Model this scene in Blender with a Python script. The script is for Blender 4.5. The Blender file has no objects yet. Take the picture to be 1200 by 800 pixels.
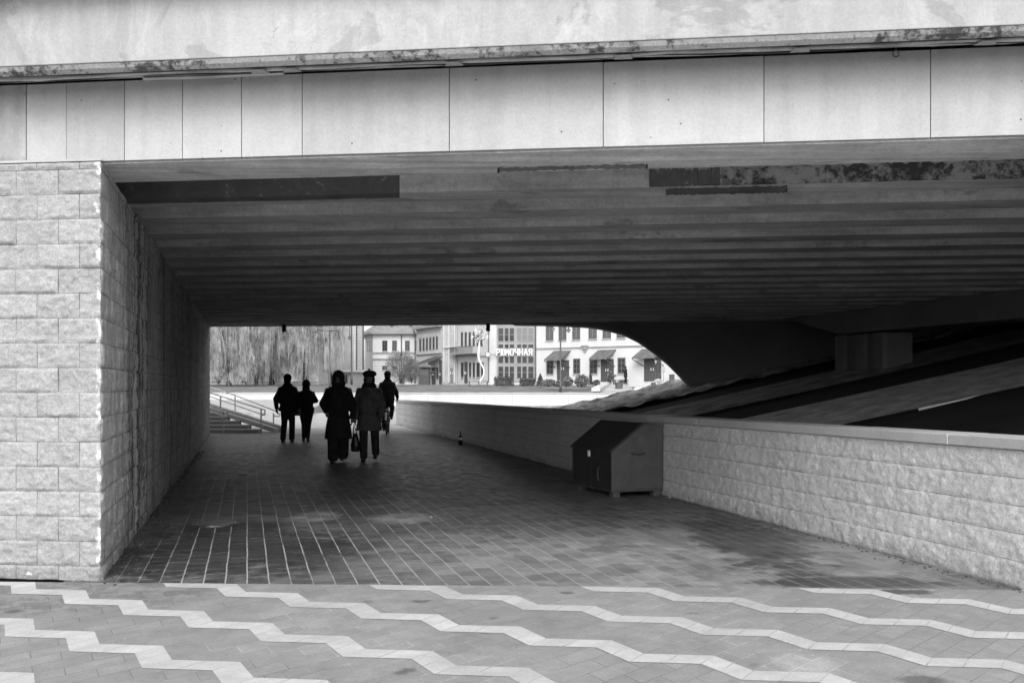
import bpy, math, random
from mathutils import Vector, Matrix, noise
random.seed(7)
S = bpy.context.scene
C = S.collection
F = 1166.67; HX = 600.0; HY = 451.0; EYE = 1.47
SK = 0.266                      # lateral drift of the passage axis per metre of depth

def px(x, y, D): return Vector(((x-HX)/F*D, D, EYE+(HY-y)/F*D))
def gnd(x, y, z=0.0):
    D = (EYE-z)*F/(y-HY); return Vector(((x-HX)/F*D, D, z))
def tun(l, D, z=0.0): return Vector((l-SK*D, D, z))          # l = distance right of the passage axis
BE = Vector((.9927, -.1203, 0)); BF = Vector((.1203, .9927, 0)); BO = Vector((0, 7.182, 0))
def brg(u, v, z): return BO+BE*u+BF*v+Vector((0, 0, z))
def brg_at(x, v):                                              # u on the bridge line v seen at column x
    r = (x-HX)/F; o = BO+BF*v
    return (r*o.y-o.x)/(BE.x-r*BE.y)

# ---------------------------------------------------------------- materials
def nt(m): return m.node_tree.nodes, m.node_tree.links
MATS = {}
class G:
    def __init__(s, name, rough=.8, spec=.3, metal=0):
        s.m = bpy.data.materials.new(name); s.m.use_nodes = True
        s.n, s.l = nt(s.m); s.b = s.n['Principled BSDF']
        s.b.inputs['Roughness'].default_value = rough
        s.b.inputs['Specular IOR Level'].default_value = spec
        s.b.inputs['Metallic'].default_value = metal
        MATS[name] = s.m
    def node(s, t, **k):
        n = s.n.new(t)
        for a, v in k.items(): setattr(n, a, v)
        return n
    def link(s, a, b): s.l.new(a, b)
    def coord(s, kind='Object', scale=(1, 1, 1), loc=(0, 0, 0)):
        if kind == 'Position': o = s.node('ShaderNodeNewGeometry').outputs['Position']
        else: o = s.node('ShaderNodeTexCoord').outputs[kind]
        mp = s.node('ShaderNodeMapping'); mp.inputs['Scale'].default_value = scale; mp.inputs['Location'].default_value = loc
        s.link(o, mp.inputs[0]); return mp.outputs[0]
    def noise(s, vec, sc, det=4, rough=.55, dist=0):
        n = s.node('ShaderNodeTexNoise'); s.link(vec, n.inputs['Vector'])
        n.inputs['Scale'].default_value = sc; n.inputs['Detail'].default_value = det
        n.inputs['Roughness'].default_value = rough; n.inputs['Distortion'].default_value = dist
        return n.outputs['Fac']
    def ramp(s, fac, a, b, lo=0., hi=1.):
        n = s.node('ShaderNodeMapRange'); s.link(fac, n.inputs[0])
        n.inputs[1].default_value = a; n.inputs[2].default_value = b; n.inputs[3].default_value = lo; n.inputs[4].default_value = hi
        return n.outputs[0]
    def math(s, op, a, b=0., c=None):
        n = s.node('ShaderNodeMath', operation=op)
        for i, v in enumerate([a, b] + ([c] if c is not None else [])):
            if isinstance(v, (int, float)): n.inputs[i].default_value = v
            else: s.link(v, n.inputs[i])
        return n.outputs[0]
    def mix(s, fac, a, b):                                     # scalar grey mix
        n = s.node('ShaderNodeMix'); n.data_type = 'FLOAT'
        for i, v in ((0, fac), (2, a), (3, b)):
            if isinstance(v, (int, float)): n.inputs[i].default_value = v
            else: s.link(v, n.inputs[i])
        return n.outputs[0]
    def grey(s, val):
        c = s.node('ShaderNodeCombineColor')
        for i in range(3): s.link(val, c.inputs[i])
        s.link(c.outputs[0], s.b.inputs['Base Color'])
    def flat(s, v): s.b.inputs['Base Color'].default_value = (v, v, v, 1)
    def bump(s, h, strength=.5, dist=.01, prev=None):
        n = s.node('ShaderNodeBump'); s.link(h, n.inputs['Height'])
        n.inputs['Strength'].default_value = strength; n.inputs['Distance'].default_value = dist
        if prev: s.link(prev, n.inputs['Normal'])
        s.link(n.outputs[0], s.b.inputs['Normal']); return n.outputs[0]
    def sep(s, vec):
        n = s.node('ShaderNodeSeparateXYZ'); s.link(vec, n.inputs[0]); return n.outputs
    def blob(s, x, y, rx, ry, pos, warp=None):                 # soft mask round a ground point, 1 inside
        o = s.sep(pos)
        dx = s.math('DIVIDE', s.math('SUBTRACT', o[0], x), rx); dy = s.math('DIVIDE', s.math('SUBTRACT', o[1], y), ry)
        d = s.math('SQRT', s.math('ADD', s.math('MULTIPLY', dx, dx), s.math('MULTIPLY', dy, dy)))
        if warp is not None: d = s.math('ADD', d, warp)
        return s.ramp(d, 1.1, .68)

def simple(name, v, var=.15, rough=.8, sc=3, bump=.2, spec=.3, metal=0, fine=60):
    g = G(name, rough, spec, metal); c = g.coord('Object')
    a = g.noise(c, sc, 5); b = g.noise(c, fine, 3)
    k = g.math('ADD', g.ramp(a, .3, .7, 1-var, 1+var), g.ramp(b, .3, .7, -var*.3, var*.3))
    g.grey(g.math('MULTIPLY', k, v))
    if bump: g.bump(b, bump, .004)
    return g.m

def block_mat(name, w, h, v0, base, streak=False, z0=0.0, var=.1, jd=.2):
    g = G(name, .9, .2); uv = g.coord('UV', loc=(0, -z0, 0))
    br = g.node('ShaderNodeTexBrick'); g.link(uv, br.inputs['Vector'])
    br.inputs['Scale'].default_value = 1; br.inputs['Brick Width'].default_value = w; br.inputs['Row Height'].default_value = h
    br.inputs['Mortar Size'].default_value = .003; br.inputs['Mortar Smooth'].default_value = .3
    br.inputs['Bias'].default_value = 0
    br.inputs['Color1'].default_value = (1-var,)*3+(1,); br.inputs['Color2'].default_value = (1+var*.6,)*3+(1,)
    br.inputs['Mortar'].default_value = (1, 1, 1, 1)
    uvr = g.coord('UV')
    n1 = g.noise(uvr, 1.3, 5); n2 = g.noise(uvr, 13, 8, .7, .5); n3 = g.noise(uvr, 55, 5, .75, .3)
    s3 = g.node('ShaderNodeSeparateColor'); g.link(br.outputs['Color'], s3.inputs[0])
    k = g.math('MULTIPLY', s3.outputs[0], g.ramp(n1, .3, .72, .9, 1.08))
    k = g.math('MULTIPLY', k, g.ramp(n2, .3, .7, .8, 1.13))
    k = g.math('MULTIPLY', k, g.ramp(n3, .32, .68, .72, 1.2))
    jn = g.ramp(g.noise(uvr, 2.7, 3), .35, .6, .35, 1.)
    k = g.math('MULTIPLY', k, g.mix(g.math('MULTIPLY', br.outputs['Fac'], jn), 1., jd))
    o = g.sep(uvr)
    # grime splashed along the foot
    foot = g.math('MULTIPLY', g.ramp(g.math('ADD', o[1], g.ramp(n2, .3, .7, -.06, .06)), .16, 0.), g.ramp(n1, .35, .6))
    k = g.math('MULTIPLY', k, g.mix(foot, 1., .55))
    if streak:
        st = g.noise(g.coord('UV', (9, .35, 1)), 1, 6, .6, .2)
        st2 = g.noise(g.coord('UV', (3.2, .12, 1)), 1, 4, .6, .2)
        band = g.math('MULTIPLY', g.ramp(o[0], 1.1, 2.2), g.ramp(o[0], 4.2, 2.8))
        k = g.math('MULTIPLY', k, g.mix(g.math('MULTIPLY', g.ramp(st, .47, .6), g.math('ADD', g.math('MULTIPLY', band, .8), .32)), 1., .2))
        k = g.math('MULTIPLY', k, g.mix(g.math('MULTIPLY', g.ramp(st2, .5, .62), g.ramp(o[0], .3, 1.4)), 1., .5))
        k = g.math('MULTIPLY', k, g.mix(g.math('MULTIPLY', g.ramp(g.math('ADD', o[0], g.ramp(n1, .3, .7, -1.5, 1.5)), 1.5, 6), .55), 1., .25))  # shade deeper in the passage, painted as darkening along the wall
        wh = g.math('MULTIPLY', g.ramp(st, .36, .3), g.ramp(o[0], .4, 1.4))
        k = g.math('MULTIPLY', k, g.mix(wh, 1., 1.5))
    # white lime spots
    lime = g.ramp(g.noise(uvr, 3.1, 4, .6, 1.2), .70, .73)
    chip = g.math('MULTIPLY', g.ramp(g.math('ADD', o[0], g.ramp(n2, .3, .7, -.03, .03)), .035, .02), g.ramp(g.noise(uvr, 5, 5, .7), .5, .56))
    val = g.mix(g.math('MAXIMUM', lime, chip), g.math('MULTIPLY', k, base), .68)
    g.grey(val)
    p = g.bump(n2, .9, .02); p = g.bump(n3, .5, .004, p)
    return g.m

def conc(name, v, stains=.3, lowstain=0, blot=False, pits=False, spec=.25):
    g = G(name, .85, spec); c = g.coord('Object')
    a = g.noise(c, .8, 6, .6, .5); b = g.noise(c, 7, 6, .65); d = g.noise(c, 50, 4, .75)
    k = g.math('MULTIPLY', g.ramp(a, .3, .7, 1-stains*.5, 1+stains*.25), g.ramp(b, .3, .7, .95, 1.05))
    k = g.math('MULTIPLY', k, g.ramp(d, .3, .7, .9, 1.08))
    if blot:
        e = g.noise(g.coord('Object', (1, 1, 1.2), (3, 7, 1)), .9, 6, .62, .8)
        k = g.math('MULTIPLY', k, g.mix(g.ramp(e, .53, .56), 1., .8))
        w = g.noise(g.coord('Object', (1.6, 1, .9), (1, 2, 5)), 1.7, 7, .7, .9)
        k = g.math('MULTIPLY', k, g.mix(g.ramp(w, .52, .66), 1., 1.2))
        vs = g.noise(g.coord('Object', (9, 9, .6)), 1, 4, .6)
        k = g.math('MULTIPLY', k, g.ramp(vs, .35, .65, .93, 1.06))
        cr = g.math('ABSOLUTE', g.math('SUBTRACT', g.noise(g.coord('Object', (1, 1, .8), (2, 2, 2)), 1.3, 5, .6, .4), .5), 0.)
        k = g.math('MULTIPLY', k, g.mix(g.math('MULTIPLY', g.ramp(cr, .0015, .0005), g.ramp(a, .6, .64)), 1., .6))
    if pits:
        vo = g.node('ShaderNodeTexVoronoi'); g.link(g.coord('Object', (1, .0001, 1)), vo.inputs['Vector']); vo.inputs['Scale'].default_value = 8
        sel = g.node('ShaderNodeSeparateColor'); g.link(vo.outputs['Color'], sel.inputs[0])
        m = g.math('MULTIPLY', g.math('LESS_THAN', vo.outputs['Distance'], .055), g.math('GREATER_THAN', sel.outputs[0], .45))
        k = g.math('MULTIPLY', k, g.mix(m, 1., .3))
        vs = g.noise(g.coord('Object', (7, 7, .4)), 1, 4, .6)
        k = g.math('MULTIPLY', k, g.ramp(vs, .35, .7, 1.03, .9)); oi = g.node('ShaderNodeObjectInfo'); k = g.math('MULTIPLY', k, g.ramp(oi.outputs['Random'], 0, 1, .93, 1.05))
    g.grey(g.math('MULTIPLY', k, v)); p = g.bump(b, .3, .01); g.bump(d, .3, .003, p)
    return g.m

def beam_mat(nm='beam_concrete', alb=.46):
    g = G(nm, .85, .25); c = g.coord('Object')
    a = g.noise(c, .7, 6, .6, .4); b = g.noise(c, 9, 6, .65)
    d = g.noise(c, 34, 5, .75)
    k = g.math('MULTIPLY', g.ramp(a, .3, .7, .75, 1.2), g.ramp(b, .3, .7, .86, 1.1)); k = g.math('MULTIPLY', k, g.ramp(d, .3, .7, .78, 1.16))
    st = g.noise(g.coord('Object', (.35, 9, 9)), 1, 5, .65)
    k = g.math('MULTIPLY', k, g.ramp(st, .35, .65, .78, 1.16))
    sp = g.noise(g.coord('Object', (.6, 1.2, 1)), 1.6, 5, .6, .3); k = g.math('MULTIPLY', k, g.mix(g.ramp(sp, .6, .62), 1., .72))
    g.grey(g.math('MULTIPLY', k, alb)); g.bump(b, .3, .008)
    return g.m

def patch_mat(name, v, flake=False):
    g = G(name, .8, .25); c = g.coord('Object')
    a = g.noise(c, 2.2, 7, .65, .6); b = g.noise(c, 20, 6, .7)
    if flake == 'edge': k = g.math('MULTIPLY', g.mix(g.ramp(g.math('ADD', g.math('MULTIPLY', a, .5), g.math('MULTIPLY', b, .5)), .43, .50), .08, .36), g.ramp(g.noise(c, 60, 3), .3, .7, .8, 1.15))
    elif flake: k = g.mix(g.ramp(g.math('ADD', g.math('MULTIPLY', a, .6), g.math('MULTIPLY', b, .4)), .46, .54), .05, .3)
    else: k = g.mix(g.ramp(g.math('ADD', g.math('MULTIPLY', a, .5), g.math('MULTIPLY', b, .5)), .56, .62), g.math('MULTIPLY', g.ramp(a, .3, .7, .7, 1.3), v), .28)
    g.grey(k); g.bump(b, .5, .006)
    return g.m

def pave_mat():                                                # front plaza of rhombic slabs
    g = G('plaza_slabs', .75, .35); uv = g.coord('UV'); pos = g.coord('Position')
    br = g.node('ShaderNodeTexBrick'); g.link(uv, br.inputs['Vector'])
    br.inputs['Scale'].default_value = 1; br.inputs['Brick Width'].default_value = 1.0; br.inputs['Row Height'].default_value = .5
    br.inputs['Mortar Size'].default_value = .011; br.inputs['Mortar Smooth'].default_value = .4
    br.inputs['Color1'].default_value = (.93,)*3+(1,); br.inputs['Color2'].default_value = (1.07,)*3+(1,); br.inputs['Mortar'].default_value = (1, 1, 1, 1)
    s3 = g.node('ShaderNodeSeparateColor'); g.link(br.outputs['Color'], s3.inputs[0])
    n1 = g.noise(pos, .9, 6, .6, .4); n2 = g.noise(pos, 7, 7, .7, .3); n3 = g.noise(pos, 60, 5, .75)
    k = g.math('MULTIPLY', s3.outputs[0], g.ramp(n1, .3, .7, .84, 1.1))
    k = g.math('MULTIPLY', k, g.ramp(n2, .3, .7, .82, 1.12)); k = g.math('MULTIPLY', k, g.ramp(n3, .3, .7, .78, 1.18))
    jd = g.ramp(n2, .4, .58, .3, 1.0)
    jv = g.mix(g.ramp(g.noise(pos, .55, 3), .45, .55), 1.55, .42)
    k = g.math('MULTIPLY', k, g.mix(g.math('MULTIPLY', br.outputs['Fac'], jd), 1., jv))
    vo = g.node('ShaderNodeTexVoronoi'); g.link(pos, vo.inputs['Vector']); vo.inputs['Scale'].default_value = 2.2
    spots = g.math('ADD', vo.outputs['Distance'], g.ramp(n2, .3, .7, -.06, .08))
    sc = g.node('ShaderNodeSeparateColor'); g.link(vo.outputs['Color'], sc.inputs[0])
    k = g.math('MULTIPLY', k, g.mix(g.math('MULTIPLY', g.ramp(spots, .16, .08), g.math('GREATER_THAN', sc.outputs[0], .45)), 1., .5))
    gum = g.node('ShaderNodeTexVoronoi'); g.link(pos, gum.inputs['Vector']); gum.inputs['Scale'].default_value = 9
    gs = g.node('ShaderNodeSeparateColor'); g.link(gum.outputs['Color'], gs.inputs[0])
    gm = g.math('MULTIPLY', g.math('LESS_THAN', gum.outputs['Distance'], .07), g.math('GREATER_THAN', gs.outputs[1], .75))
    k = g.math('MULTIPLY', k, g.mix(gm, 1., 1.7))
    w = g.ramp(n1, .3, .7, -.3, .3)
    left = g.blob(-3.2, 7.0, 1.6, .8, pos, w)
    k = g.math('MULTIPLY', k, g.mix(g.math('MULTIPLY', left, g.ramp(n2, .42, .55)), 1., .6)); smr = g.blob(2.72, 7.08, .3, .1, pos, g.ramp(n2, .3, .7, -.4, .4)); k = g.math('MULTIPLY', k, g.mix(smr, 1., .35)); wsh = g.blob(1.55, 5.25, .18, .2, pos, g.ramp(n2, .3, .7, -.5, .5)); k = g.math('MULTIPLY', k, g.mix(wsh, 1., 1.45)); smb = g.blob(2.05, 4.95, .14, .1, pos, g.ramp(n2, .3, .7, -.3, .3)); k = g.math('MULTIPLY', k, g.mix(smb, 1., .5))
    g.grey(g.math('MULTIPLY', k, .27)); g.bump(n3, .4, .003)
    return g.m

def stripe_mat():
    g = G('pale_stripe_slabs', .7, .35); uv = g.coord('UV'); pos = g.coord('Position')
    n2 = g.noise(pos, 6, 7, .7); n3 = g.noise(pos, 60, 5, .75); n1 = g.noise(pos, 1.1, 4)
    k = g.math('MULTIPLY', g.ramp(n2, .3, .7, .82, 1.1), g.ramp(n3, .3, .7, .84, 1.12))
    k = g.math('MULTIPLY', k, g.ramp(n1, .3, .7, .86, 1.08))
    o = g.sep(uv); fr = g.math('FRACT', o[0], 0.)
    e = g.math('LESS_THAN', g.math('ABSOLUTE', g.math('SUBTRACT', g.math('FRACT', g.math('MULTIPLY', fr, 2.), 0.), .5), 0.), .5); e = g.math('LESS_THAN', g.math('MINIMUM', g.math('FRACT', g.math('MULTIPLY', fr, 2.), 0.), g.math('SUBTRACT', 1., g.math('FRACT', g.math('MULTIPLY', fr, 2.), 0.))), .03)
    k = g.math('MULTIPLY', k, g.mix(g.math('MULTIPLY', e, g.ramp(n2, .4, .6)), 1., .6))
    wn = g.node('ShaderNodeTexWhiteNoise'); wn.noise_dimensions = '1D'; g.link(g.math('FLOOR', g.math('MULTIPLY', o[0], 2.), 0.), wn.inputs['W']); k = g.math('MULTIPLY', k, g.ramp(wn.outputs['Value'], 0, 1, .95, 1.04))
    g.grey(g.math('MULTIPLY', k, .5)); g.bump(n3, .3, .003)
    return g.m

def floor_mat():                                               # passage paving, uv: x across, y along the passage
    g = G('passage_pavers', .8, .3); uv = g.coord('UV'); pos = g.coord('Position')
    sw = g.node('ShaderNodeSeparateXYZ'); g.link(uv, sw.inputs[0]); cb = g.node('ShaderNodeCombineXYZ')
    wob = g.noise(pos, 1.4, 2); wv = g.ramp(wob, .3, .7, -.003, .003)
    g.link(sw.outputs[1], cb.inputs[0]); g.link(g.math('ADD', sw.outputs[0], wv), cb.inputs[1])
    br = g.node('ShaderNodeTexBrick'); g.link(cb.outputs[0], br.inputs['Vector'])
    br.inputs['Scale'].default_value = 1; br.inputs['Brick Width'].default_value = .2; br.inputs['Row Height'].default_value = .158
    br.inputs['Mortar Size'].default_value = .005; br.inputs['Mortar Smooth'].default_value = .4
    br.inputs['Color1'].default_value = (.72,)*3+(1,); br.inputs['Color2'].default_value = (1.2,)*3+(1,); br.inputs['Mortar'].default_value = (1, 1, 1, 1)
    s3 = g.node('ShaderNodeSeparateColor'); g.link(br.outputs['Color'], s3.inputs[0])
    n1 = g.noise(pos, .8, 6, .6, .4); n2 = g.noise(pos, 6, 7, .7, .3); n3 = g.noise(pos, 50, 5, .75)
    k = g.math('MULTIPLY', s3.outputs[0], g.ramp(n1, .3, .7, .75, 1.2))
    k = g.math('MULTIPLY', k, g.ramp(n2, .3, .7, .72, 1.18)); k = g.math('MULTIPLY', k, g.ramp(n3, .3, .7, .76, 1.2))
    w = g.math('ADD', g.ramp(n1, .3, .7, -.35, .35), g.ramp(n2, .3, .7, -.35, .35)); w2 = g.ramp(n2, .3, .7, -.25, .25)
    # grimy soaked-in patches, pale patches, and entrance daylight painted as a pale area
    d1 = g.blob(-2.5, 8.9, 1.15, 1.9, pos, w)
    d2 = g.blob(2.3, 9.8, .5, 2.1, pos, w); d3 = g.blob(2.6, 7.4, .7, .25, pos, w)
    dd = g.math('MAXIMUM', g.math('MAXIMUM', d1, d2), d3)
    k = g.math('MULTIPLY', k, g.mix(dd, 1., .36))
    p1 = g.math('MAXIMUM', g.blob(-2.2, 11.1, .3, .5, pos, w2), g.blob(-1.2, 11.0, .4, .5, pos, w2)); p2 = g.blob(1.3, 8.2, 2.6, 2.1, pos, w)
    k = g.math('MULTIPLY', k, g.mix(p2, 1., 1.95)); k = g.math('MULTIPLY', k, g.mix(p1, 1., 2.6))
    # cross joints and sand-filled long joints
    val = g.math('MULTIPLY', k, .12)
    val = g.mix(g.math('MULTIPLY', br.outputs['Fac'], g.ramp(n2, .4, .6, .35, 1.)), val, g.mix(g.ramp(n1, .45, .55), .05, .3))
    fr = g.math('FRACT', g.math('DIVIDE', g.math('ADD', sw.outputs[0], wv), .158), 0.)
    ed = g.math('MINIMUM', fr, g.math('SUBTRACT', 1., fr))
    ln = g.ramp(ed, .042, .028)
    near = g.ramp(sw.outputs[1], 19, 9.5); lft = g.ramp(sw.outputs[0], 5.2, .8, .3, 1.)
    br2 = g.ramp(g.noise(pos, 1.7, 3), .36, .5, .2, 1.)
    lm = g.math('MULTIPLY', g.math('MULTIPLY', ln, near), g.math('MULTIPLY', lft, br2))
    edge = g.ramp(sw.outputs[0], -.75, -.5)
    val = g.mix(g.math('MULTIPLY', lm, edge), val, .36)
    g.grey(val)
    rr = g.ramp(n2, .35, .65, .38, .7); g.link(rr, g.b.inputs['Roughness'])
    p = g.bump(g.math('SUBTRACT', 1., br.outputs['Fac']), .5, .004); g.bump(n3, .4, .003, p)
    return g.m

M = {}
def build_mats():
    M['split'] = block_mat('split_face_block', .342, .187, 0, .37, z0=.106)
    M['splitside'] = block_mat('stained_shaded_block', .342, .187, 0, .66, True, z0=.106)  # streak stains plus passage shade put into the colour
    M['low'] = block_mat('low_wall_block', 60, .2, 0, .6, var=0, jd=.15)
    M['cap'] = conc('coping_stone', .42, .25)
    M['fascia'] = conc('parapet_plaster', .37, .35, blot=True)
    M['panel'] = conc('side_panel_concrete', .425, .12, pits=True)
    M['panelb'] = conc('side_panel_grey', .32, .4, pits=True, blot=True)
    M['beam'] = beam_mat(); M['beamlit'] = beam_mat('lit_edge_beam_concrete', .68)  # front beam gets a lighter copy, its brighter light put into the colour
    M['patchd'] = patch_mat('dark_repair_paint', .10); M['patchf'] = patch_mat('flaking_paint', .1, True); M['patchm'] = patch_mat('mid_repair_paint', .2)
    M['soffit'] = conc('soffit_concrete', .62, .6, blot=True)
    M['drip'] = patch_mat('chipped_edge', .0, 'edge')
    M['dark'] = simple('black_rubber', .02, .2); M['cable'] = simple('cable_sheath', .5, .4, .6)
    M['cabled'] = simple('cable_dark', .05, .4, .6)
    M['metal'] = simple('galvanised_metal', .5, .3, .5, metal=.6)
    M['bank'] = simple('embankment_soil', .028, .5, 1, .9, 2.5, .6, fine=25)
    M['strip'] = simple('bank_concrete', .78, .35, .9, 3, .3, fine=18)
    M['strip2'] = simple('bank_concrete_dark', .4, .5, .9, 2, .3, fine=18); M['stonebank'] = simple('bank_stone_paving', .55, .75, .9, 2.6, .9, fine=12)  # second slab: the same concrete, darker and more mottled
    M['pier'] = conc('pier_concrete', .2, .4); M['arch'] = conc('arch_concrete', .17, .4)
    M['plaza'] = pave_mat(); M['stripe'] = stripe_mat(); M['floor'] = floor_mat()
    M['walk'] = simple('riverside_paving', .36, .2, .85, 1.2, .2)
    M['iron'] = simple('cast_iron', .06, .3, .45, 8, .3, .5)
    M['wetiron'] = simple('wet_cast_iron', .5, .3, .22, 8, .2, .8, metal=1); M['binside'] = simple('bin_painted_steel', .08, .2, .55, 5, .1, .4); M['bindark'] = simple('bin_lid_steel', .028, .3, .5, 5, .1, .4)
    M['cloth'] = simple('black_cloth', .02, .3, .95, 12, .3, .1); M['clothg'] = simple('dark_grey_wool', .075, .35, .95, 9, .5, .1, fine=120)
    M['denim'] = simple('dark_trousers', .03, .3, .95, 9, .3, .1); M['skin'] = simple('shaded_skin', .12, .1, .6, 9, .05, .3)
    M['hair'] = simple('dark_hair', .012, .3, .6, 40, .4, .3); M['leather'] = simple('black_leather', .01, .3, .4, 9, .1, .4)
    M['water'] = G('river_water', .12, .5).m
    g = G('river_water2', .15, .5); g.flat(.12); g.bump(g.noise(g.coord('Object', (1, .4, 1)), 2.5, 4), .35, .05); M['water'] = g.m
    M['white'] = simple('white_render', .56, .06, .8, .6, .1); M['cream'] = simple('pale_render', .5, .1, .8, .6, .1)
    M['greyr'] = simple('grey_render', .28, .15, .8, .8, .1); M['greyl'] = simple('light_grey_render', .33, .15, .8, .8, .1)
    M['quay'] = simple('white_quay_stone', .52, .1, .8, .8, .2); M['wet'] = simple('wet_quay_foot', .3, .3, .7, 2, .2); M['revet'] = simple('revetment', .36, .12, .8, 1, .2)
    M['roof'] = simple('roof_sheet', .22, .2, .6, 2, .2); M['awn'] = simple('awning_sheet', .13, .3, .6, 3, .2)
    M['wood'] = simple('dark_door', .07, .25, .6, 6, .2); M['frame'] = simple('window_frame_dark', .09, .2, .6); M['framel'] = simple('window_frame_pale', .45, .1, .6)
    g = G('window_glass', .08, .6); g.flat(.03); M['glass'] = g.m
    g = G('window_glass_pale', .1, .6); g.flat(.16); M['glassl'] = g.m
    M['paint'] = simple('white_paint', .85, .05, .5, 5, .05); M['grass'] = simple('winter_grass', .17, .35, .95, .8, .6, .1, fine=9)
    M['street'] = simple('street_paving', .24, .15, .9, .5, .1)
    M['bark'] = simple('bark', .07, .4, .95, 5, .6)
    g = G('willow_twigs', .85, .2); c = g.coord('Object', (1, 1, .7)); g.grey(g.ramp(g.noise(c, 1.3, 6, .75), .36, .64, .1, .62)); M['twig'] = g.m
    g = G('bush_twigs', .9, .2); c = g.coord('Object'); g.grey(g.ramp(g.noise(c, 3, 4, .6), .3, .7, .05, .26)); M['bush'] = g.m
    g = G('evergreen_leaf', .85, .2); c = g.coord('Object'); g.grey(g.ramp(g.noise(c, 4, 4, .6), .3, .7, .03, .16)); M['leaf'] = g.m
    M['hill'] = simple('far_ground', .2, .3, .95, .1, .1)
    M['litter'] = simple('litter_paper', .8, .1, .6)
build_mats()

# ---------------------------------------------------------------- mesh builder
class MB:
    def __init__(s): s.v = []; s.f = []; s.uv = []
    def face(s, pts, uv=None):
        i = len(s.v); s.v += [Vector(p) for p in pts]; s.f.append(tuple(range(i, i+len(pts)))); s.uv.append(uv)
    def box8(s, p):                                            # 4 bottom + 4 top points
        i = len(s.v); s.v += [Vector(q) for q in p]
        for f in ((3, 2, 1, 0), (4, 5, 6, 7), (0, 1, 5, 4), (1, 2, 6, 5), (2, 3, 7, 6), (3, 0, 4, 7)):
            s.f.append(tuple(i+k for k in f)); s.uv.append(None)
    def box(s, a, b):
        (x0, y0, z0), (x1, y1, z1) = a, b
        s.box8([(x0, y0, z0), (x1, y0, z0), (x1, y1, z0), (x0, y1, z0), (x0, y0, z1), (x1, y0, z1), (x1, y1, z1), (x0, y1, z1)])
    def prism(s, poly, off):                                   # polygon (3D points) swept by a vector
        off = Vector(off); n = len(poly); i = len(s.v)
        s.v += [Vector(p) for p in poly]+[Vector(p)+off for p in poly]
        s.f.append(tuple(range(i, i+n))); s.f.append(tuple(range(i+2*n-1, i+n-1, -1))); s.uv += [None, None]
        for k in range(n):
            j = (k+1) % n; s.f.append((i+j, i+k, i+n+k, i+n+j)); s.uv.append(None)
    def tube(s, path, r, n=8, cap=True, flat=None):
        path = [Vector(p) for p in path]; rs = r if isinstance(r, (list, tuple)) else [r]*len(path); rings = []
        prev = None
        for k, p in enumerate(path):
            t = (path[min(k+1, len(path)-1)]-path[max(k-1, 0)])
            if t.length < 1e-9: t = Vector((0, 0, 1))
            t.normalize()
            a = prev if prev is not None else (Vector((1, 0, 0)) if abs(t.x) < .8 else Vector((0, 1, 0)))
            a = (a-t*a.dot(t))
            if a.length < 1e-6: a = t.orthogonal()
            a.normalize(); prev = a; b = t.cross(a); i = len(s.v)
            for q in range(n):
                w = 2*math.pi*q/n; s.v.append(p+a*math.cos(w)*rs[k]+b*math.sin(w)*rs[k])
            rings.append(i)
        for k in range(len(rings)-1):
            for q in range(n):
                q2 = (q+1) % n; s.f.append((rings[k]+q, rings[k]+q2, rings[k+1]+q2, rings[k+1]+q)); s.uv.append(None)
        if cap:
            s.f.append(tuple(rings[0]+q for q in range(n-1, -1, -1))); s.f.append(tuple(rings[-1]+q for q in range(n))); s.uv += [None, None]
    def rings(s, rs, n=20):                                    # stack of horizontal ellipses (x,y,z,rx,ry)
        ids = []
        for (x, y, z, rx, ry) in rs:
            i = len(s.v); ids.append(i)
            for q in range(n):
                w = 2*math.pi*q/n; s.v.append(Vector((x+rx*math.cos(w), y+ry*math.sin(w), z)))
        for k in range(len(ids)-1):
            for q in range(n):
                q2 = (q+1) % n; s.f.append((ids[k]+q, ids[k]+q2, ids[k+1]+q2, ids[k+1]+q)); s.uv.append(None)
        s.f.append(tuple(ids[0]+q for q in range(n-1, -1, -1))); s.f.append(tuple(ids[-1]+q for q in range(n))); s.uv += [None, None]
    def ball(s, c, r, n=12, sc=(1, 1, 1)):
        c = Vector(c); rr = []
        for k in range(1, n):
            t = math.pi*k/n; rr.append((c.x, c.y, c.z-math.cos(t)*r*sc[2], math.sin(t)*r*sc[0], math.sin(t)*r*sc[1]))
        s.rings(rr, n+4)
    def build(s, name, mat, parent=None, smooth=False, bevel=0):
        off = Vector(parent['_o']) if parent is not None and '_o' in parent else Vector((0, 0, 0))
        me = bpy.data.meshes.new(name); me.from_pydata([tuple(v-off) for v in s.v], [], s.f)
        if any(u is not None for u in s.uv):
            l = me.uv_layers.new(name='UVMap'); k = 0
            for f, u in zip(s.f, s.uv):
                for q in range(len(f)):
                    if u is not None: l.data[k].uv = u[q]
                    k += 1
        me.materials.append(mat)
        if smooth:
            for p in me.polygons: p.use_smooth = True
        me.update(); o = bpy.data.objects.new(name, me); C.objects.link(o)
        if parent is not None: o.parent = parent; o['_o'] = tuple(off)
        if bevel:
            b = o.modifiers.new('bevel', 'BEVEL'); b.width = bevel; b.segments = 2; b.limit_method = 'ANGLE'
        return o

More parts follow.
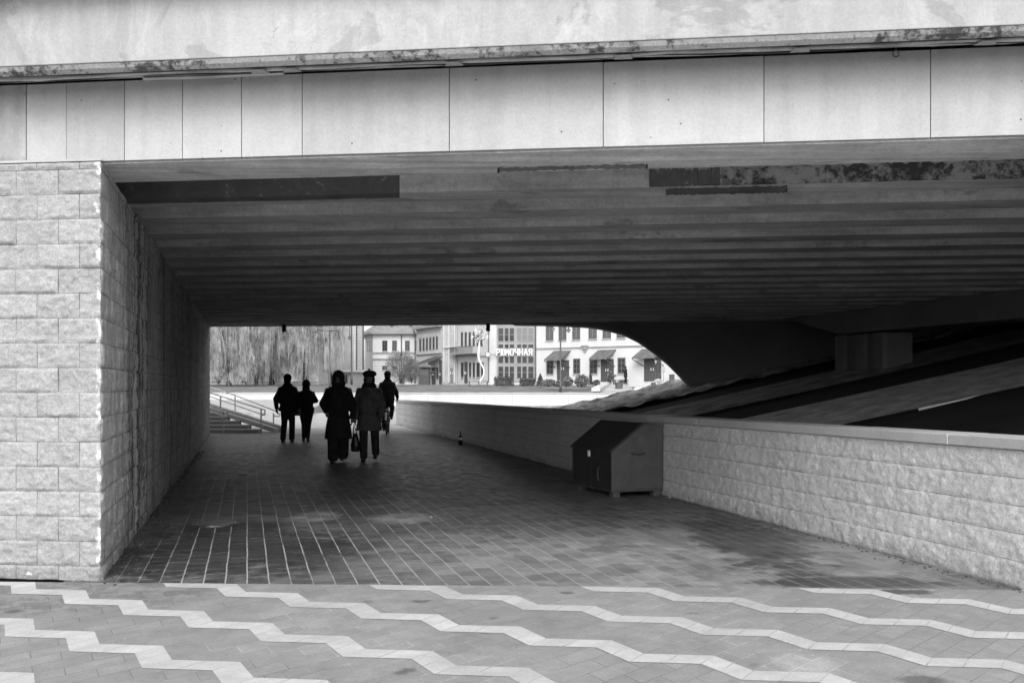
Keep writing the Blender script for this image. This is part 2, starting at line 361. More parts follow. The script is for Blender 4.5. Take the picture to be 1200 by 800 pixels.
def tag(o, label, cat, group=None):
    o['label'] = label; o['category'] = cat
    if group: o['group'] = group
    return o
def thing(name, label, cat, loc, group=None):
    o = bpy.data.objects.new(name, None); o.empty_display_size = .2; C.objects.link(o)
    o.location = loc; o['_o'] = tuple(loc); return tag(o, label, cat, group)
def struct(o, kind='structure'): o['kind'] = kind; return o
def sheet(name, poly, mat, uvf=None, kind='structure'):
    m = MB(); m.face(poly, [uvf(p) for p in poly] if uvf else None); return struct(m.build(name, mat), kind)
def copy_tree(root, loc, label):
    c = root.copy(); C.objects.link(c); c.location = loc; c['label'] = label
    for ch in root.children:
        d = ch.copy(); C.objects.link(d); d.parent = c
        for g in ch.children:
            e = g.copy(); C.objects.link(e); e.parent = d
    return c

# ---------------------------------------------------------------- ground
th = math.atan(SK); ct, sn = math.cos(th), math.sin(th)
def uv_t(p): return (p.x*ct+p.y*sn, -p.x*sn+p.y*ct)
LW = 5.56; LWALL = -1.1
PA, PB = Vector((-3.6, 7.44, 0)), Vector((4.2, 7.13, 0))         # line where the two pavings meet
pd = (PB-PA)/(PB.x-PA.x)
def seam(x): return PA+pd*(x-PA.x)
fl = Vector((.375, -.04, 0)); st = Vector((.147, -.285, 0)); PP = fl+st; QQ = Vector((.505, .56, 0))
# slab lattice of the plaza: one axis along the steep steps, the other along QQ
Am = Matrix(((st.x, QQ.x*.42), (st.y, QQ.y*.42))); Ai = Am.inverted()
def uv_p(p):
    q = Ai @ Vector((p.x-.052, p.y-6.056)); return (q.y, q.x)
sheet('plaza_pavement', [Vector((-25, -12, 0)), Vector((25, -12, 0)), Vector((25, seam(25).y, 0)), Vector((-25, seam(-25).y, 0))], M['plaza'], uv_p)
s0, s1 = seam(-3.35), seam(3.75)
sheet('underpass_pavement', [Vector((s0.x, s0.y, .0)), Vector((s1.x, s1.y, .0)), tun(LW+.25, 30), tun(LWALL-.25, 30)], M['floor'], uv_t)
sheet('quay_pavement', [tun(LWALL-.25, 30), tun(LW+.25, 30), tun(LW+.2, 38), Vector((-4.2, 48.5, 0)), Vector((-40, 49.5, 0)), Vector((-40, 27.5, 0)), Vector((-9.2, 27.5, 0)), Vector((-9.2, 30, 0))], M['walk'])
# pale zigzag bands set in the plaza slabs
def inside(p, lim=0.012): return p.y < seam(p.x).y-lim
anchor = Vector((.052, 6.056, .003)); boff = Vector((-.10, -.158, 0))
zz = MB()
for j in range(-4, 8):
    for i in range(-16, 16):
        c0 = anchor+Vector((.495, .562, 0))*j+Vector((.004, .007, 0))*j*j+PP*i
        pts = [c0-fl, c0, c0+st]
        # flat piece, steep piece: quads between upper edge and lower edge
        a0, a1, a2 = pts; b0, b1, b2 = a0+boff, a1+boff, a2+boff
        for (q, u0) in (((a0, a1, b1, b0), (i+16)*2+(j+4)*70), ((a1, a2, b2, b1), (i+16)*2+1+(j+4)*70)):
            q = list(q)
            if abs(sum(p.x for p in q)/4) > 7 or sum(p.y for p in q)/4 < 1.5: continue
            # clip against the seam
            out = []; 
            us = [(u0, 0), (u0+.9999, 0), (u0+.9999, 1), (u0, 1)]
            for k in range(4):
                p, n_ = q[k], q[(k+1) % 4]; ip, in_ = inside(p), inside(n_)
                if ip: out.append((p, us[k]))
                if ip != in_:
                    dp = seam(p.x).y-.012-p.y; dn = seam(n_.x).y-.012-n_.y; t = dp/(dp-dn)
                    out.append((p.lerp(n_, t), (us[k][0]+(us[(k+1) % 4][0]-us[k][0])*t, 0)))
            if len(out) >= 3:
                ps = [o[0] for o in out]
                if all(abs(p.x+SK*p.y) < 60 for p in ps) and max(p.x+SK*p.y for p in ps) < LW-.0+0.0*j+.35:
                    zz.face(list(reversed(ps)), list(reversed([o[1] for o in out])))
z_ = zz.build('pavement_zigzag_pattern', M['stripe']); struct(z_)

# far ground, river, opposite bank
sheet('river_water', [Vector((-160, 38, -.45)), Vector((-3.0, 30, -.45)), Vector((80, 20, -.45)), Vector((160, 79, -.45)), Vector((-160, 79, -.45))], M['water'])
sheet('ground', [Vector((-900, -200, -1.9)), Vector((900, -200, -1.9)), Vector((1500, 2500, -1.9)), Vector((-1500, 2500, -1.9))], M['hill'])
sheet('grass_bank', [Vector((-160, 78.3, .8)), Vector((160, 78.3, .8)), Vector((160, 95, 1.5)), Vector((-160, 95, 1.5))], M['grass'])
sheet('street_pavement', [Vector((-260, 95, 1.5)), Vector((260, 95, 1.5)), Vector((900, 1500, 1.6)), Vector((-900, 1500, 1.6))], M['street'])
b = MB(); b.box((-160, 78, -.13), (160, 78.35, .82)); o = thing('river_wall', 'long white stone embankment wall on the far side of the river', 'wall', (0, 78, -.45))
b.build('wall_facing', M['quay'], o)
b = MB(); b.box((-160, 77.9, -1.8), (160, 78.3, -.132)); b.build('wet_footing', M['wet'], o)
jb = MB()
for k in range(-40, 40): jb.box((k*2.2, 77.99, -.12), (k*2.2+.03, 77.999, .74))
jb.build('wall_joint', M['revet'], o)
b = MB(); b.box((-160, 77.93, .822), (160, 78.4, .88)); b.build('coping', M['quay'], o)
b = MB(); b.prism([Vector((-60, 64, -.5)), Vector((-60, 77.8, .33)), Vector((-60, 77.8, -1.8)), Vector((-60, 64, -1.8))], (46, 0, 0)); struct(b.build('stone_revetment', M['revet']))
b = MB(); b.prism([Vector((-40, 49.5, -.01)), Vector((-4.2, 48.5, -.01)), Vector((-4.2, 48.9, -.01)), Vector((-40, 49.9, -.01))], (0, 0, -1.8)); struct(b.build('quay_edge', M['wet']))
b = MB()
for k in range(14):
    a = Vector((-39+k*2.45, 49.35-.028*k*2.45, 0)); b.prism([a, a+Vector((2.3, -.064, 0)), a+Vector((2.3, .3, 0)), a+Vector((0, .36, 0))], (0, 0, .1))
tag(b.build('quay_kerb', M['wet']), 'low broken stone kerb along the near quay edge beyond the steps', 'kerb')

# ---------------------------------------------------------------- split-face walls
def fbm(p, o=4): return noise.fractal(p, 1.0, 2.0, o)
def rough_face(mb, A, T, N, L, H, w, h, z0, amp, g0=.02, grow=.05, seed=0, joint=.008, Hf=None, crn=False):
    """grid over a wall face from A along T, outward normal N, blocks pushed out unevenly"""
    us = [0.]
    while us[-1] < L: us.append(min(L, us[-1]+g0*(1+us[-1]*grow)))
    nz = max(6, int(H/g0)); i0 = len(mb.v)
    for a in us:
        hh = Hf(a) if Hf else H
        for k in range(nz+1):
            z = hh*k/nz; r = math.floor((z-z0)/h); off = 0 if r % 2 else w*.5
            bx = (a+off)/w; bn = math.floor(bx); fx = (bx-bn)*w; fz = (z-z0)-r*h
            e = min(fz, h-fz) if w == .42 else min(fx, w-fx, fz, h-fz); j = max(0, min(1, e/.016)); rnd = 0 if w == .42 else 1
            random.seed(bn*131+r*977+seed); pr = random.uniform(-.3, .4)*rnd
            fq = 9 if w == .42 else 6; d = amp*j*(.35+pr+.8*fbm(Vector(((a+(z if w == .42 else 0)*.5)*fq+seed, z*fq*.8, pr*30)), 3)+.5*fbm(Vector((a*22+seed, z*24, pr*30)), 3))-joint*(1-j)*.5
            if a < .001 or a > L-.001 or k == nz: d = 0 if d < 0 else d*.2
            cn = max(0, 1-a/.05)*.014*(noise.noise(Vector((z*11, 3, 1)))-.25+.7*noise.noise(Vector((z*31, 5, 1)))) if crn else 0
            mb.v.append(A+T*a+N*d+Vector((0, 0, z))+(NFS*cn if crn else Vector((0, 0, 0))))
    for c in range(len(us)-1):
        for k in range(nz):
            p = i0+c*(nz+1)+k; mb.f.append((p, p+nz+1, p+nz+2, p+1))
            H0 = Hf(us[c]) if Hf else H; H1 = Hf(us[c+1]) if Hf else H
            mb.uv.append([(us[c], H0*k/nz), (us[c+1], H1*k/nz), (us[c+1], H1*(k+1)/nz), (us[c], H0*(k+1)/nz)])
# abutment on the left
fo = -.065
dA = 0
for _ in range(1):                                             # corner where front line meets passage side
    # point brg(u,fo) with x+SK*y = LWALL
    o_ = BO+BF*fo; uA = (LWALL-(o_.x+SK*o_.y))/(BE.x+SK*BE.y)
CA = brg(uA, fo, 0); TL = -BE; NF = -BF
tdir = Vector((-SK, 1, 0)).normalized(); NS = Vector((1, SK, 0)).normalized()
LEN = (tun(LWALL, 29.1)-CA).length
aw = thing('abutment_wall', 'tall pale split-face block wall carrying the left end of the bridge', 'wall', CA)
NFS = (NF+NS).normalized()
m = MB(); rough_face(m, CA-TL*0+BE*0, BE*-1, NF, 9, 3.15, .342, .187, .106, .02, .011, .9, 3, crn=True)
m.f = [tuple(reversed(f)) for f in m.f]; m.uv = [list(reversed(u)) for u in m.uv]
m.build('front_facing', M['split'], aw, True)
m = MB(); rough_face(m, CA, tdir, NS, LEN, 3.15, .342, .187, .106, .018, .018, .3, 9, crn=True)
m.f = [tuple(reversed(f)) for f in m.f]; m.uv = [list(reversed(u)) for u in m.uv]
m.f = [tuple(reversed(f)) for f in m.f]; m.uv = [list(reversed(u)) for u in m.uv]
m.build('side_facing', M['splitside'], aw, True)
m = MB(); e_ = CA+tdir*LEN
core = [CA+BE*-.03+BF*.03, CA-BE*9+BF*.03, e_-BE*9-BF*.02, e_-BE*.03-BF*.02]
core = [Vector((p.x, p.y, 0)) for p in core]; m.prism(core, (0, 0, 3.14)); m.build('wall_core', M['cap'], aw)
m = MB(); m.prism([e_-BE*.005-BF*.015, e_-BE*9-BF*.015, e_-BE*9+BF*.02, e_-BE*.005+BF*.02], (0, 0, 3.13)); m.build('end_facing', M['cap'], aw)
m = MB(); q0 = CA+BF*-.012+BE*.012
m.prism([q0+Vector((0, 0, 3.155)), q0-BE*9+Vector((0, 0, 3.155)), q0-BE*9+BF*.06+Vector((0, 0, 3.155)), q0+BF*.06-BE*.03+Vector((0, 0, 3.155))], (0, 0, .018))
m.build('top_course', M['cap'], aw)
# low river wall on the right
def HL(D): return 1.0-.0055*(D-7)
LA = tun(LW, 2.0); LE = tun(LW, 37.2); LN = -NS
lw = thing('river_parapet_wall', 'long low pale block wall with stone coping running through the underpass', 'wall', LA)
Ll = (LE-LA).length; kd = ct
m = MB(); rough_face(m, LA, tdir, LN, Ll, 1.0, .42, .2, 0, .012, .016, .1, 21, Hf=lambda a: HL(2+a*kd))
m.f = [tuple(reversed(f)) for f in m.f]; m.uv = [list(reversed(u)) for u in m.uv]
m.build('wall_facing', M['low'], lw, True)
def slab_along(mb, off0, off1, zb, zt, inset=0):
    a, b = LA, LE
    mb.box8([a+NS*off0+Vector((0, 0, zb(2))), a+NS*off1+Vector((0, 0, zb(2))), b+NS*off1+Vector((0, 0, zb(37))), b+NS*off0+Vector((0, 0, zb(37))),
             a+NS*off0+Vector((0, 0, zt(2))), a+NS*off1+Vector((0, 0, zt(2))), b+NS*off1+Vector((0, 0, zt(37))), b+NS*off0+Vector((0, 0, zt(37)))])
m = MB(); slab_along(m, .04, .32, lambda d: -1.2, lambda d: HL(d)-.005); m.build('wall_core', M['low'], lw)
nC = 24
for k in range(nC):
    d0 = 2+(35.2)*k/nC; d1 = 2+35.2*(k+1)/nC-.003
    a, b_ = tun(LW, d0), tun(LW, d1); m = MB(); z0_, z1_ = HL(d0)+.004, HL(d1)+.004; tz = .085+random.uniform(-.003, .003)
    ins = -.03+random.uniform(-.004, .004)
    m.box8([a+NS*ins+Vector((0, 0, z0_)), a+NS*.37+Vector((0, 0, z0_)), b_+NS*.37+Vector((0, 0, z1_)), b_+NS*ins+Vector((0, 0, z1_)),
            a+NS*ins+Vector((0, 0, z0_+tz)), a+NS*.37+Vector((0, 0, z0_+tz)), b_+NS*.37+Vector((0, 0, z1_+tz)), b_+NS*ins+Vector((0, 0, z1_+tz))])
    m.build('coping_stone', M['cap'], lw, bevel=.008)

# ---------------------------------------------------------------- bridge
U0, U1, VF = -17, 46, 20.25
br = thing('bridge', 'wide concrete road bridge spanning the walkway, ribbed underside and pale parapet beam', 'bridge', (0, 7.18, 0))
ZS = 3.145
def ext(mb, prof, u0, u1): mb.prism([brg(u0, v, z) for v, z in prof], BE*(u1-u0))
pitch = (VF-.3)/20
for k in range(20):
    v0 = k*pitch+(.3 if k else 0); v1 = (k+1)*pitch+.3; m = MB()
    if k == 0: prof = [(.05, ZS+.62), (.05, ZS+.05), (.0, ZS+.04), (.0, ZS), (.34, ZS-.014), (.36, ZS), (.66, ZS), (.70, ZS+.17), (v1-.001, ZS+.18), (v1-.001, ZS+.62)]
    else: prof = [(v0+.001, ZS+.62), (v0+.001, ZS+.18), (v0+.03, ZS+.17), (v0+.07, ZS+.0), (v0+.50, ZS+.0), (v0+.515, ZS+.035), (v0+.60, ZS+.05), (v0+.66, ZS+.18), (v1-.001, ZS+.18), (v1-.001, ZS+.62)]
    ext(m, prof, U0, U1); m.build('deck_beam', M['beamlit'] if k == 0 else M['beam'], br)
m = MB(); m.prism([brg(U0, -.62, 4.3), brg(U1, -.62, 4.3), brg(U1, VF+.6, 4.3), brg(U0, VF+.6, 4.3)], (0, 0, .3)); m.build('deck_slab', M['soffit'], br)
# fascia: outer parapet beam, with drip nose
m = MB(); ext(m, [(-.42, 3.772), (-.30, 3.772), (-.30, 5.2), (-.42, 5.2)], U0, U1); m.build('parapet_beam', M['fascia'], br, bevel=.006)
m = MB(); ext(m, [(-.60, 5.203), (-.2, 5.203), (-.2, 5.3), (-.60, 5.3)], U0, U1); m.build('parapet_coping', M['fascia'], br)
m = MB(); ext(m, [(-.297, 3.745), (-.13, 3.773), (-.13, 4.29), (-.297, 4.29)], U0, U1); m.build('cantilever_soffit', M['soffit'], br)
m = MB(); random.seed(44); uu = -9.; pr_ = []
while uu < 9:
    ch_ = max(0, noise.noise(Vector((uu*3, 1, 0)))-.15)*.05+max(0, noise.noise(Vector((uu*13, 4, 0))))*.008
    pr_.append((uu, ch_)); uu += .035
i0_ = 0
for (u_, c_) in pr_:
    base_ = len(m.v); m.v += [brg(u_, -.412, 3.770), brg(u_, -.395+c_*.6, 3.74), brg(u_, -.365+c_, 3.716+c_*.5), brg(u_, -.300, 3.735), brg(u_, -.300, 3.770)]
    if base_ > i0_:
        for q in range(4): m.f.append((base_-5+q, base_-4+q, base_+1+q, base_+q)); m.uv.append(None)
m.build('drip_edge', M['drip'], br)
# tapering mortar fill between soffit and panels: closes the slot on the left, leaves it open on the right
ua, ub = brg_at(60, -.05), brg_at(735, -.05)
m = MB(); m.prism([brg(U0, -.128, 3.77), brg(ub, -.128, 3.77), brg(ub-.2, -.04, 3.775), brg(U0, -.005, 3.78)], (0, 0, .1)); m.build('slot_filling', M['soffit'], br)
m = MB(); ext(m, [(VF+.0, 3.145), (VF+.12, 3.145), (VF+.12, 3.9), (VF+.6, 3.95), (VF+.6, 5.1), (VF+.0, 5.1)], U0, U1); m.build('outer_beam', M['fascia'], br)
seams = [-60, 32, 79, 147, 215, 284, 355, 527, 707, 895, 1090, 1290]
us_ = [U0]+[brg_at(x, -.03) for x in seams]+[U1]
for k in range(len(us_)-1):
    m = MB(); jv = random.uniform(-.004, .004); m.prism([brg(us_[k]+.0025, -.045+jv, ZS+.012), brg(us_[k+1]-.0025, -.045+jv, ZS+.012), brg(us_[k+1]-.0025, .0, ZS+.012), brg(us_[k]+.0025, .0, ZS+.012)], (0, 0, .6))
    m.build('side_panel', M['panelb'] if us_[k+1] <= brg_at(40, 0) else M['panel'], br, bevel=.003)
# spandrel wall and arch at the far face
va = VF-.55
def arch_pt(x, y, v):
    u = brg_at(x, v); p = brg(u, v, 0); return Vector((p.x, p.y, EYE+(HY-y)/F*p.y))
ap = [(600, 376), (640, 376.5), (675, 378), (690, 379), (703, 381), (716, 384), (728, 387), (738, 391.5), (747, 396), (756, 402), (765, 408.5), (774, 415.5), (783, 423), (793, 433), (806, 447), (816, 459)]
m = MB(); pts = [arch_pt(x, y, va) for x, y in ap]; rt = brg(40, va, 0)
top = 3.9; poly = pts+[Vector((rt.x, rt.y, -1.5)), Vector((rt.x, rt.y, top)), Vector((pts[0].x, pts[0].y, top))]
poly.insert(len(pts), Vector((pts[-1].x, pts[-1].y, -1.5)))
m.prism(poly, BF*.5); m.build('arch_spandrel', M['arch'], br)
m = MB()
for k in range(len(pts)-1):
    p, q = pts[k], pts[k+1]; dn = Vector((0, 0, -.09)); s_ = BF*-.12
    m.box8([p+dn+s_, q+dn+s_, q+dn+BF*.75, p+dn+BF*.75, p+s_+Vector((0, 0, .0)), q+s_, q+BF*.75, p+BF*.75])
m.build('arch_ring', M['pier'], br)
# dark repair patches on the first beams
def patch(name, x0, x1, v0, v1, mat, zoff=.003, jag=.07, k=None):
    # painted-over repair: k = beam whose front face and underside it covers
    random.seed(int(x0*7)); n = 60; rows = []
    b0_ = pitch*(k or 0)+.3
    for i in range(n+1):
        x = x0+(x1-x0)*i/n; j0, j1 = random.uniform(0, jag), random.uniform(0, jag); row = []
        if k is not None: row += [(b0_+.03-.003, ZS+.165-j0*.8), (b0_+.07-.003, ZS-zoff)]
        else: row += [(v0+j0, ZS-zoff)]
        row += [(v1-j1, ZS-zoff)]; xe = x+(random.uniform(-6, 6) if i in (0, n) else 0)
        rows.append([brg(brg_at(xe, v), v, z) for v, z in row])
    mm = MB()
    for a, b_ in zip(rows, rows[1:]):
        for q in range(len(a)-1): mm.face([a[q], b_[q], b_[q+1], a[q+1]])
    mm.build(name, mat, br)
patch('repair_patch', 90, 470, 0, 1.6, M['patchd'], k=1, jag=.02)
patch('repair_patch', 580, 762, .45, .655, M['patchm'])
patch('repair_patch', 760, 840, 0, 1.40, M['patchd'], k=1)
patch('repair_patch', 778, 925, 1.42, 1.79, M['patchd'])
patch('flaking_patch', 841, 1350, 0, 1.40, M['patchf'], k=1)
patch('flaking_patch', 1080, 1350, .08, .3, M['patchf'], jag=.08)
# drain spouts at the far edge
for x, D in ((333, 27.6), (572, 27.2)):
    p = px(x, 376, D); m = MB(); m.tube([(p.x, D, 3.16), (p.x, D, 2.94)], .055, 8)
    tag(m.build('drain_spout', M['dark']), 'short dark drain pipe hanging under the far bridge edge, '+('left one' if x < 400 else 'right one above the sculpture'), 'drain pipe', 'drain pipes under the far bridge edge')
# cables clipped under the cantilever
random.seed(3)
def cable(v, z, r, mat, label, sag, u0=-9, u1=12):
    pts = []; u = u0
    while u < u1:
        pts.append(brg(u, v+random.uniform(-.008, .008), z-abs(math.sin(u*1.7+v*9))*sag+random.uniform(-.003, .003))); u += .22
    m = MB(); m.tube(pts, r, 6); return tag(m.build('cable', mat, smooth=True), label, 'cable', 'cables clipped under the parapet')
cable(-.29, 3.745, .010, M['cabled'], 'thin dark cable nearest the parapet edge under the bridge', .006)
cable(-.23, 3.748, .013, M['cable'], 'thick grey cable in the middle of the run under the parapet', .012)
cable(-.19, 3.752, .008, M['cabled'], 'thin black cable beside the thick grey cable under the parapet', .02)
cable(-.155, 3.757, .010, M['cable'], 'grey cable closest to the side panels under the parapet', .008)
m = MB()
a, b_ = brg_at(165, -.2), brg_at(330, -.2)
m.tube([brg(a, -.16, 3.73), brg((a+b_)/2, -.19, 3.715), brg(b_, -.15, 3.735)], .014, 6)
tag(m.build('loose_conduit', M['metal']), 'short loose pale conduit sagging under the parapet at left', 'conduit')
for k, x in enumerate((300, 338, 530, 730, 940, 1160)):
    u = brg_at(x, -.3); m = MB()
    m.prism([brg(u-.05, -.30, 3.715), brg(u+.05, -.30, 3.715), brg(u+.065, -.20, 3.72), brg(u-.065, -.20, 3.72)], (0, 0, .006))
    nm = ['first from the left, nearest the abutment', 'second from the left, at the loose conduit end', 'third from the left, above the sculpture', 'fourth from the left, where the dark slot starts', 'fifth, over the right panel seam', 'sixth, at the far right']
    b2 = thing('cable_bracket', 'small pale metal cable bracket, '+nm[k], 'bracket', brg(u, -.3, 3.7), 'cable brackets under the parapet'); m.build('plate', M['metal'], b2)
    m = MB(); m.prism([brg(u-.03, -.27, 3.722), brg(u+.03, -.27, 3.722), brg(u+.03, -.25, 3.722), brg(u-.03, -.25, 3.722)], (0, 0, .045)); m.build('clip', M['metal'], b2)
u = brg_at(1048, -.06); m = MB(); c = brg(u, -.1, 3.72)
m.tube([c+Vector((.022*math.cos(t*.5), 0, .022*math.sin(t*.5)-.0)) for t in range(13)], .004, 5); m.tube([c+Vector((0, 0, .02)), c+Vector((0, 0, .06))], .004, 5)
tag(m.build('cable_ring', M['iron']), 'tiny iron ring hanging from the cables near the last panel seam', 'ring')

# ---------------------------------------------------------------- bank under the bridge, pier
SL = .237; ZB = -1.46
def bz(l, ex=0): return ZB+SL*l+ex
def bpt(l, D, ex=0): return tun(l, D, bz(l, ex))
def dface(D, l): return D-.1212*(l-SK*D-4)                   # lines parallel to the bridge face
def bq(l, D, ex=0): 
    d = dface(D, l); return bpt(l, d, ex)
m = MB(); nl, nd = 30, 40; gi = {}
for i in range(nl+1):
    for j in range(nd+1):
        l = LW+.33+(34)*i/nl; D = 3+(26.2)*j/nd; p = bq(l, D); p.z += fbm(Vector((p.x*1.2, p.y*1.2, 0)), 4)*.03-.03
        gi[i, j] = len(m.v); m.v.append(p)
for i in range(nl):
    for j in range(nd): m.f.append((gi[i, j], gi[i+1, j], gi[i+1, j+1], gi[i, j+1])); m.uv.append(None)
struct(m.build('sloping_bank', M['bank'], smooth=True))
def bstrip(name, D0, D1, l0, l1, ex, mat, nn=24, rough=0.02):
    m = MB(); 
    for i in range(nn):
        a, b_ = l0+(l1-l0)*i/nn, l0+(l1-l0)*(i+1)/nn
        cv = lambda l: .5*((l-13)/8)**2-.15; m.face([bq(a, D0+cv(a), ex), bq(b_, D0+cv(b_), ex), bq(b_, D1+cv(b_), ex), bq(a, D1+cv(a), ex)])
    return m
struct(bstrip('s', 16.2, 19.2, LW+.33, 34, .035, None).build('bank_slab', M['strip']))
struct(bstrip('s', 21.2, 23.7, LW+.33, 34, .035, None).build('bank_slab', M['strip2']))
m = MB(); gi = {}; nl, nd = 90, 34
for i in range(nl+1):
    for j in range(nd+1):
        l = LW+.33+12.*i/nl; D = 25.3+4.3*j/nd; p = bq(l, D, .07)
        p.z += .07*fbm(Vector((p.x*1.8, p.y*3, 0)), 5)+.03*abs(noise.noise(Vector((l*4, D*2, 1))))-(.6 if j == nd else 0)
        gi[i, j] = len(m.v); m.v.append(p)
for i in range(nl):
    for j in range(nd): m.f.append((gi[i, j], gi[i+1, j], gi[i+1, j+1], gi[i, j+1])); m.uv.append(None)
struct(m.build('stone_bank', M['stonebank'], smooth=True))
for (x0, y0, x1, y1, lb) in ((769, 461.5, 783, 456.5, 'lower pale streak of snow on the stone bank below the arch'), (794, 454, 802, 450.5, 'upper pale streak of snow on the stone bank by the arch foot')):
    a, b_ = px(x0, y0, 27.6), px(x1, y1, 27.4); n_ = Vector((0, .22, 0)); m = MB()
    for p in (a, b_): p.z += .0
    m.prism([a, a.lerp(b_, .4)-n_*.3, b_, b_+n_, a.lerp(b_, .5)+n_*1.2, a+n_*.6], (0, 0, .05)); o = tag(m.build('snow_streak', M['paint']), lb, 'snow', 'snow streaks on the stone bank')
m = MB(); a, b_ = px(1077, 480, 15.8), px(1132, 467.5, 15.7); c_ = px(1152, 462, 15.6); 
m.prism([a+Vector((0, 0, -.012)), b_+Vector((0, 0, -.006)), c_, b_+Vector((0, .02, .014)), a+Vector((0, .03, .022))], (0, .02, 0))  # white sliver modelled in place of direct sun on the slab edge
tag(m.build('sun_sliver', M['paint']), 'thin white sliver standing for sunlight on the slab edge under the bridge', 'snow')
pr = thing('bridge_pier', 'fluted concrete pier wall with a tapered crosshead on the dark slope', 'pier', tun(12.6, 20, 1.2))
def tq(l, D, z): return tun(l, D, z)
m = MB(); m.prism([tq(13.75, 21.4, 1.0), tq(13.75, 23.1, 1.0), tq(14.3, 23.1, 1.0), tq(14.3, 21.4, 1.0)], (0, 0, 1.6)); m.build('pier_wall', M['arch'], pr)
for a, b_ in ((22.8, 23.12), (22.05, 22.35), (21.38, 21.68)):
    m = MB(); m.prism([tq(13.65, a, 1.0), tq(13.65, b_, 1.0), tq(13.748, b_, 1.0), tq(13.748, a, 1.0)], (0, 0, 1.6)); m.build('pilaster', M['pier'], pr)
m = MB(); m.prism([tq(13.6, 25.2, 3.143), tq(13.6, 22.9, 2.64), tq(13.6, 5, 2.68), tq(13.6, 5, 3.143)], NS*1.0); m.build('crosshead', M['pier'], pr)

# ---------------------------------------------------------------- steps and handrails at left beyond the bridge
sx = thing('stone_steps', 'pale stone steps climbing left just beyond the underpass', 'steps', px(262, 510, 30))
ends = [(303, 0), (291, 1), (279, 2), (266, 3), (256, 4), (250, 5)]
for x, k in ends:
    D = 30.3+.42*k; m = MB(); xr = px(x, 500, D).x
    m.box((-16, D, -.02), (xr, D+.38, .115*(k+1)-.03)); m.build('riser', M['walk'], sx)
    m = MB(); m.box((-16, D-.035, .115*(k+1)-.03+.002), (xr+.01, D+.41, .115*(k+1)+.008)); m.build('tread', M['cap'], sx, bevel=.006)
a, b_ = Vector((-7.25, 30.35, .02)), Vector((-10.6, 32.9, .78))
m = MB(); w = Vector((.12, .17, 0)); m.box8([a, a+w, b_+w, b_+Vector((0, 0, -.0)), a+Vector((0, 0, .13)), a+w+Vector((0, 0, .13)), b_+w+Vector((0, 0, .13)), b_+Vector((0, 0, .13))]); m.build('stringer', M['cap'], sx)
m = MB(); a2, b2 = a+Vector((.1, .42, -.02)), b_+Vector((.1, .42, -.02)); m.box8([a2, a2+w, b2+w, b2, a2+Vector((0, 0, .17)), a2+w+Vector((0, 0, .17)), b2+w+Vector((0, 0, .17)), b2+Vector((0, 0, .17))]); m.build('planter_edge', M['wet'], sx)
def rail(label, posts, top, low):
    r = thing('handrail', label, 'handrail', posts[0][0], 'metal handrails beside the steps')
    for b0, t0 in posts:
        m = MB(); m.tube([b0, t0], .024, 8); m.build('post', M['metal'], r)
    m = MB(); m.tube(top, .022, 8); m.build('top_rail', M['metal'], r)
    if low: m = MB(); m.tube(low, .016, 8); m.build('lower_rail', M['metal'], r)
rail('short metal handrail at the near side of the steps', [(px(262, 511, 30.1), px(262, 481.5, 30.1))], [px(236, 472, 31.2), px(262, 481.5, 30.1), px(267, 482.5, 29.9), px(267, 487, 29.9), px(262, 487, 30.1), px(236, 479, 31.2)], None)
rail('metal handrail in the middle with two posts', [(px(306, 507, 30.5), px(306, 479, 30.5)), (px(258.5, 490, 32.2), px(258.5, 464, 32.2))], [px(236, 457, 33), px(258.5, 464, 32.2), px(306, 479, 30.5), px(310.5, 480, 30.4), px(310.5, 486, 30.4), px(306, 486, 30.5)], [px(236, 461, 33), px(306, 485, 30.5)])
rail('thin metal handrail farthest from the camera', [(px(320.5, 503, 32.6), px(320.5, 484, 32.6)), (px(275.5, 488, 34), px(275.5, 463, 34))], [px(236, 450, 35), px(275.5, 463, 34), px(322, 481, 32.6), px(328, 485, 32.5), px(327, 488, 32.5), px(320.5, 487, 32.6)], None)

# ---------------------------------------------------------------- bin
bl = Vector((-.36, .933, 0)).normalized(); bs = Vector((bl.y, -bl.x, 0))
b0 = Vector((1.30, 12.98, 0))
bn = thing('salt_bin', 'dark steel salt bin with a sloping lid standing against the low wall', 'bin', b0)
Wd, Ln = .76, 1.2
def bp(s, l, z): return b0+bs*s+bl*l+Vector((0, 0, z))
m = MB(); m.prism([bp(0, 0, .07), bp(Wd, 0, .07), bp(Wd, 0, .93), bp(.44, 0, .93), bp(0, 0, .60)], bl*Ln); m.build('body', M['binside'], bn, bevel=.006)
m = MB(); m.prism([bp(-.035, -.025, .592), bp(.44, -.025, .948), bp(.44, -.025, .975), bp(-.035, -.025, .615)], bl*(Ln+.05)); m.build('lid', M['bindark'], bn, bevel=.004)
m = MB(); m.prism([bp(-.008, .01, .09), bp(-.008, Ln-.01, .09), bp(-.008, Ln-.01, .585), bp(-.008, .01, .585)], bs*.006); m.build('front_panel', M['bindark'], bn)
m = MB(); m.prism([bp(.443, -.015, .933), bp(Wd+.01, -.015, .933), bp(Wd+.01, -.015, .95), bp(.443, -.015, .95)], bl*(Ln+.03)); m.build('top_plate', M['binside'], bn)
for s, l in ((.03, .02), (Wd-.13, .02), (.03, Ln-.12), (Wd-.13, Ln-.12)):
    m = MB(); m.prism([bp(s, l, 0), bp(s+.1, l, 0), bp(s+.1, l+.1, 0), bp(s, l+.1, 0)], (0, 0, .07)); m.build('foot', M['binside'], bn)
m = MB(); m.prism([bp(-.03, .62, .50), bp(-.03, .67, .50), bp(-.03, .67, .58), bp(-.03, .62, .58)], bs*.02); m.build('latch', M['paint'], bn)
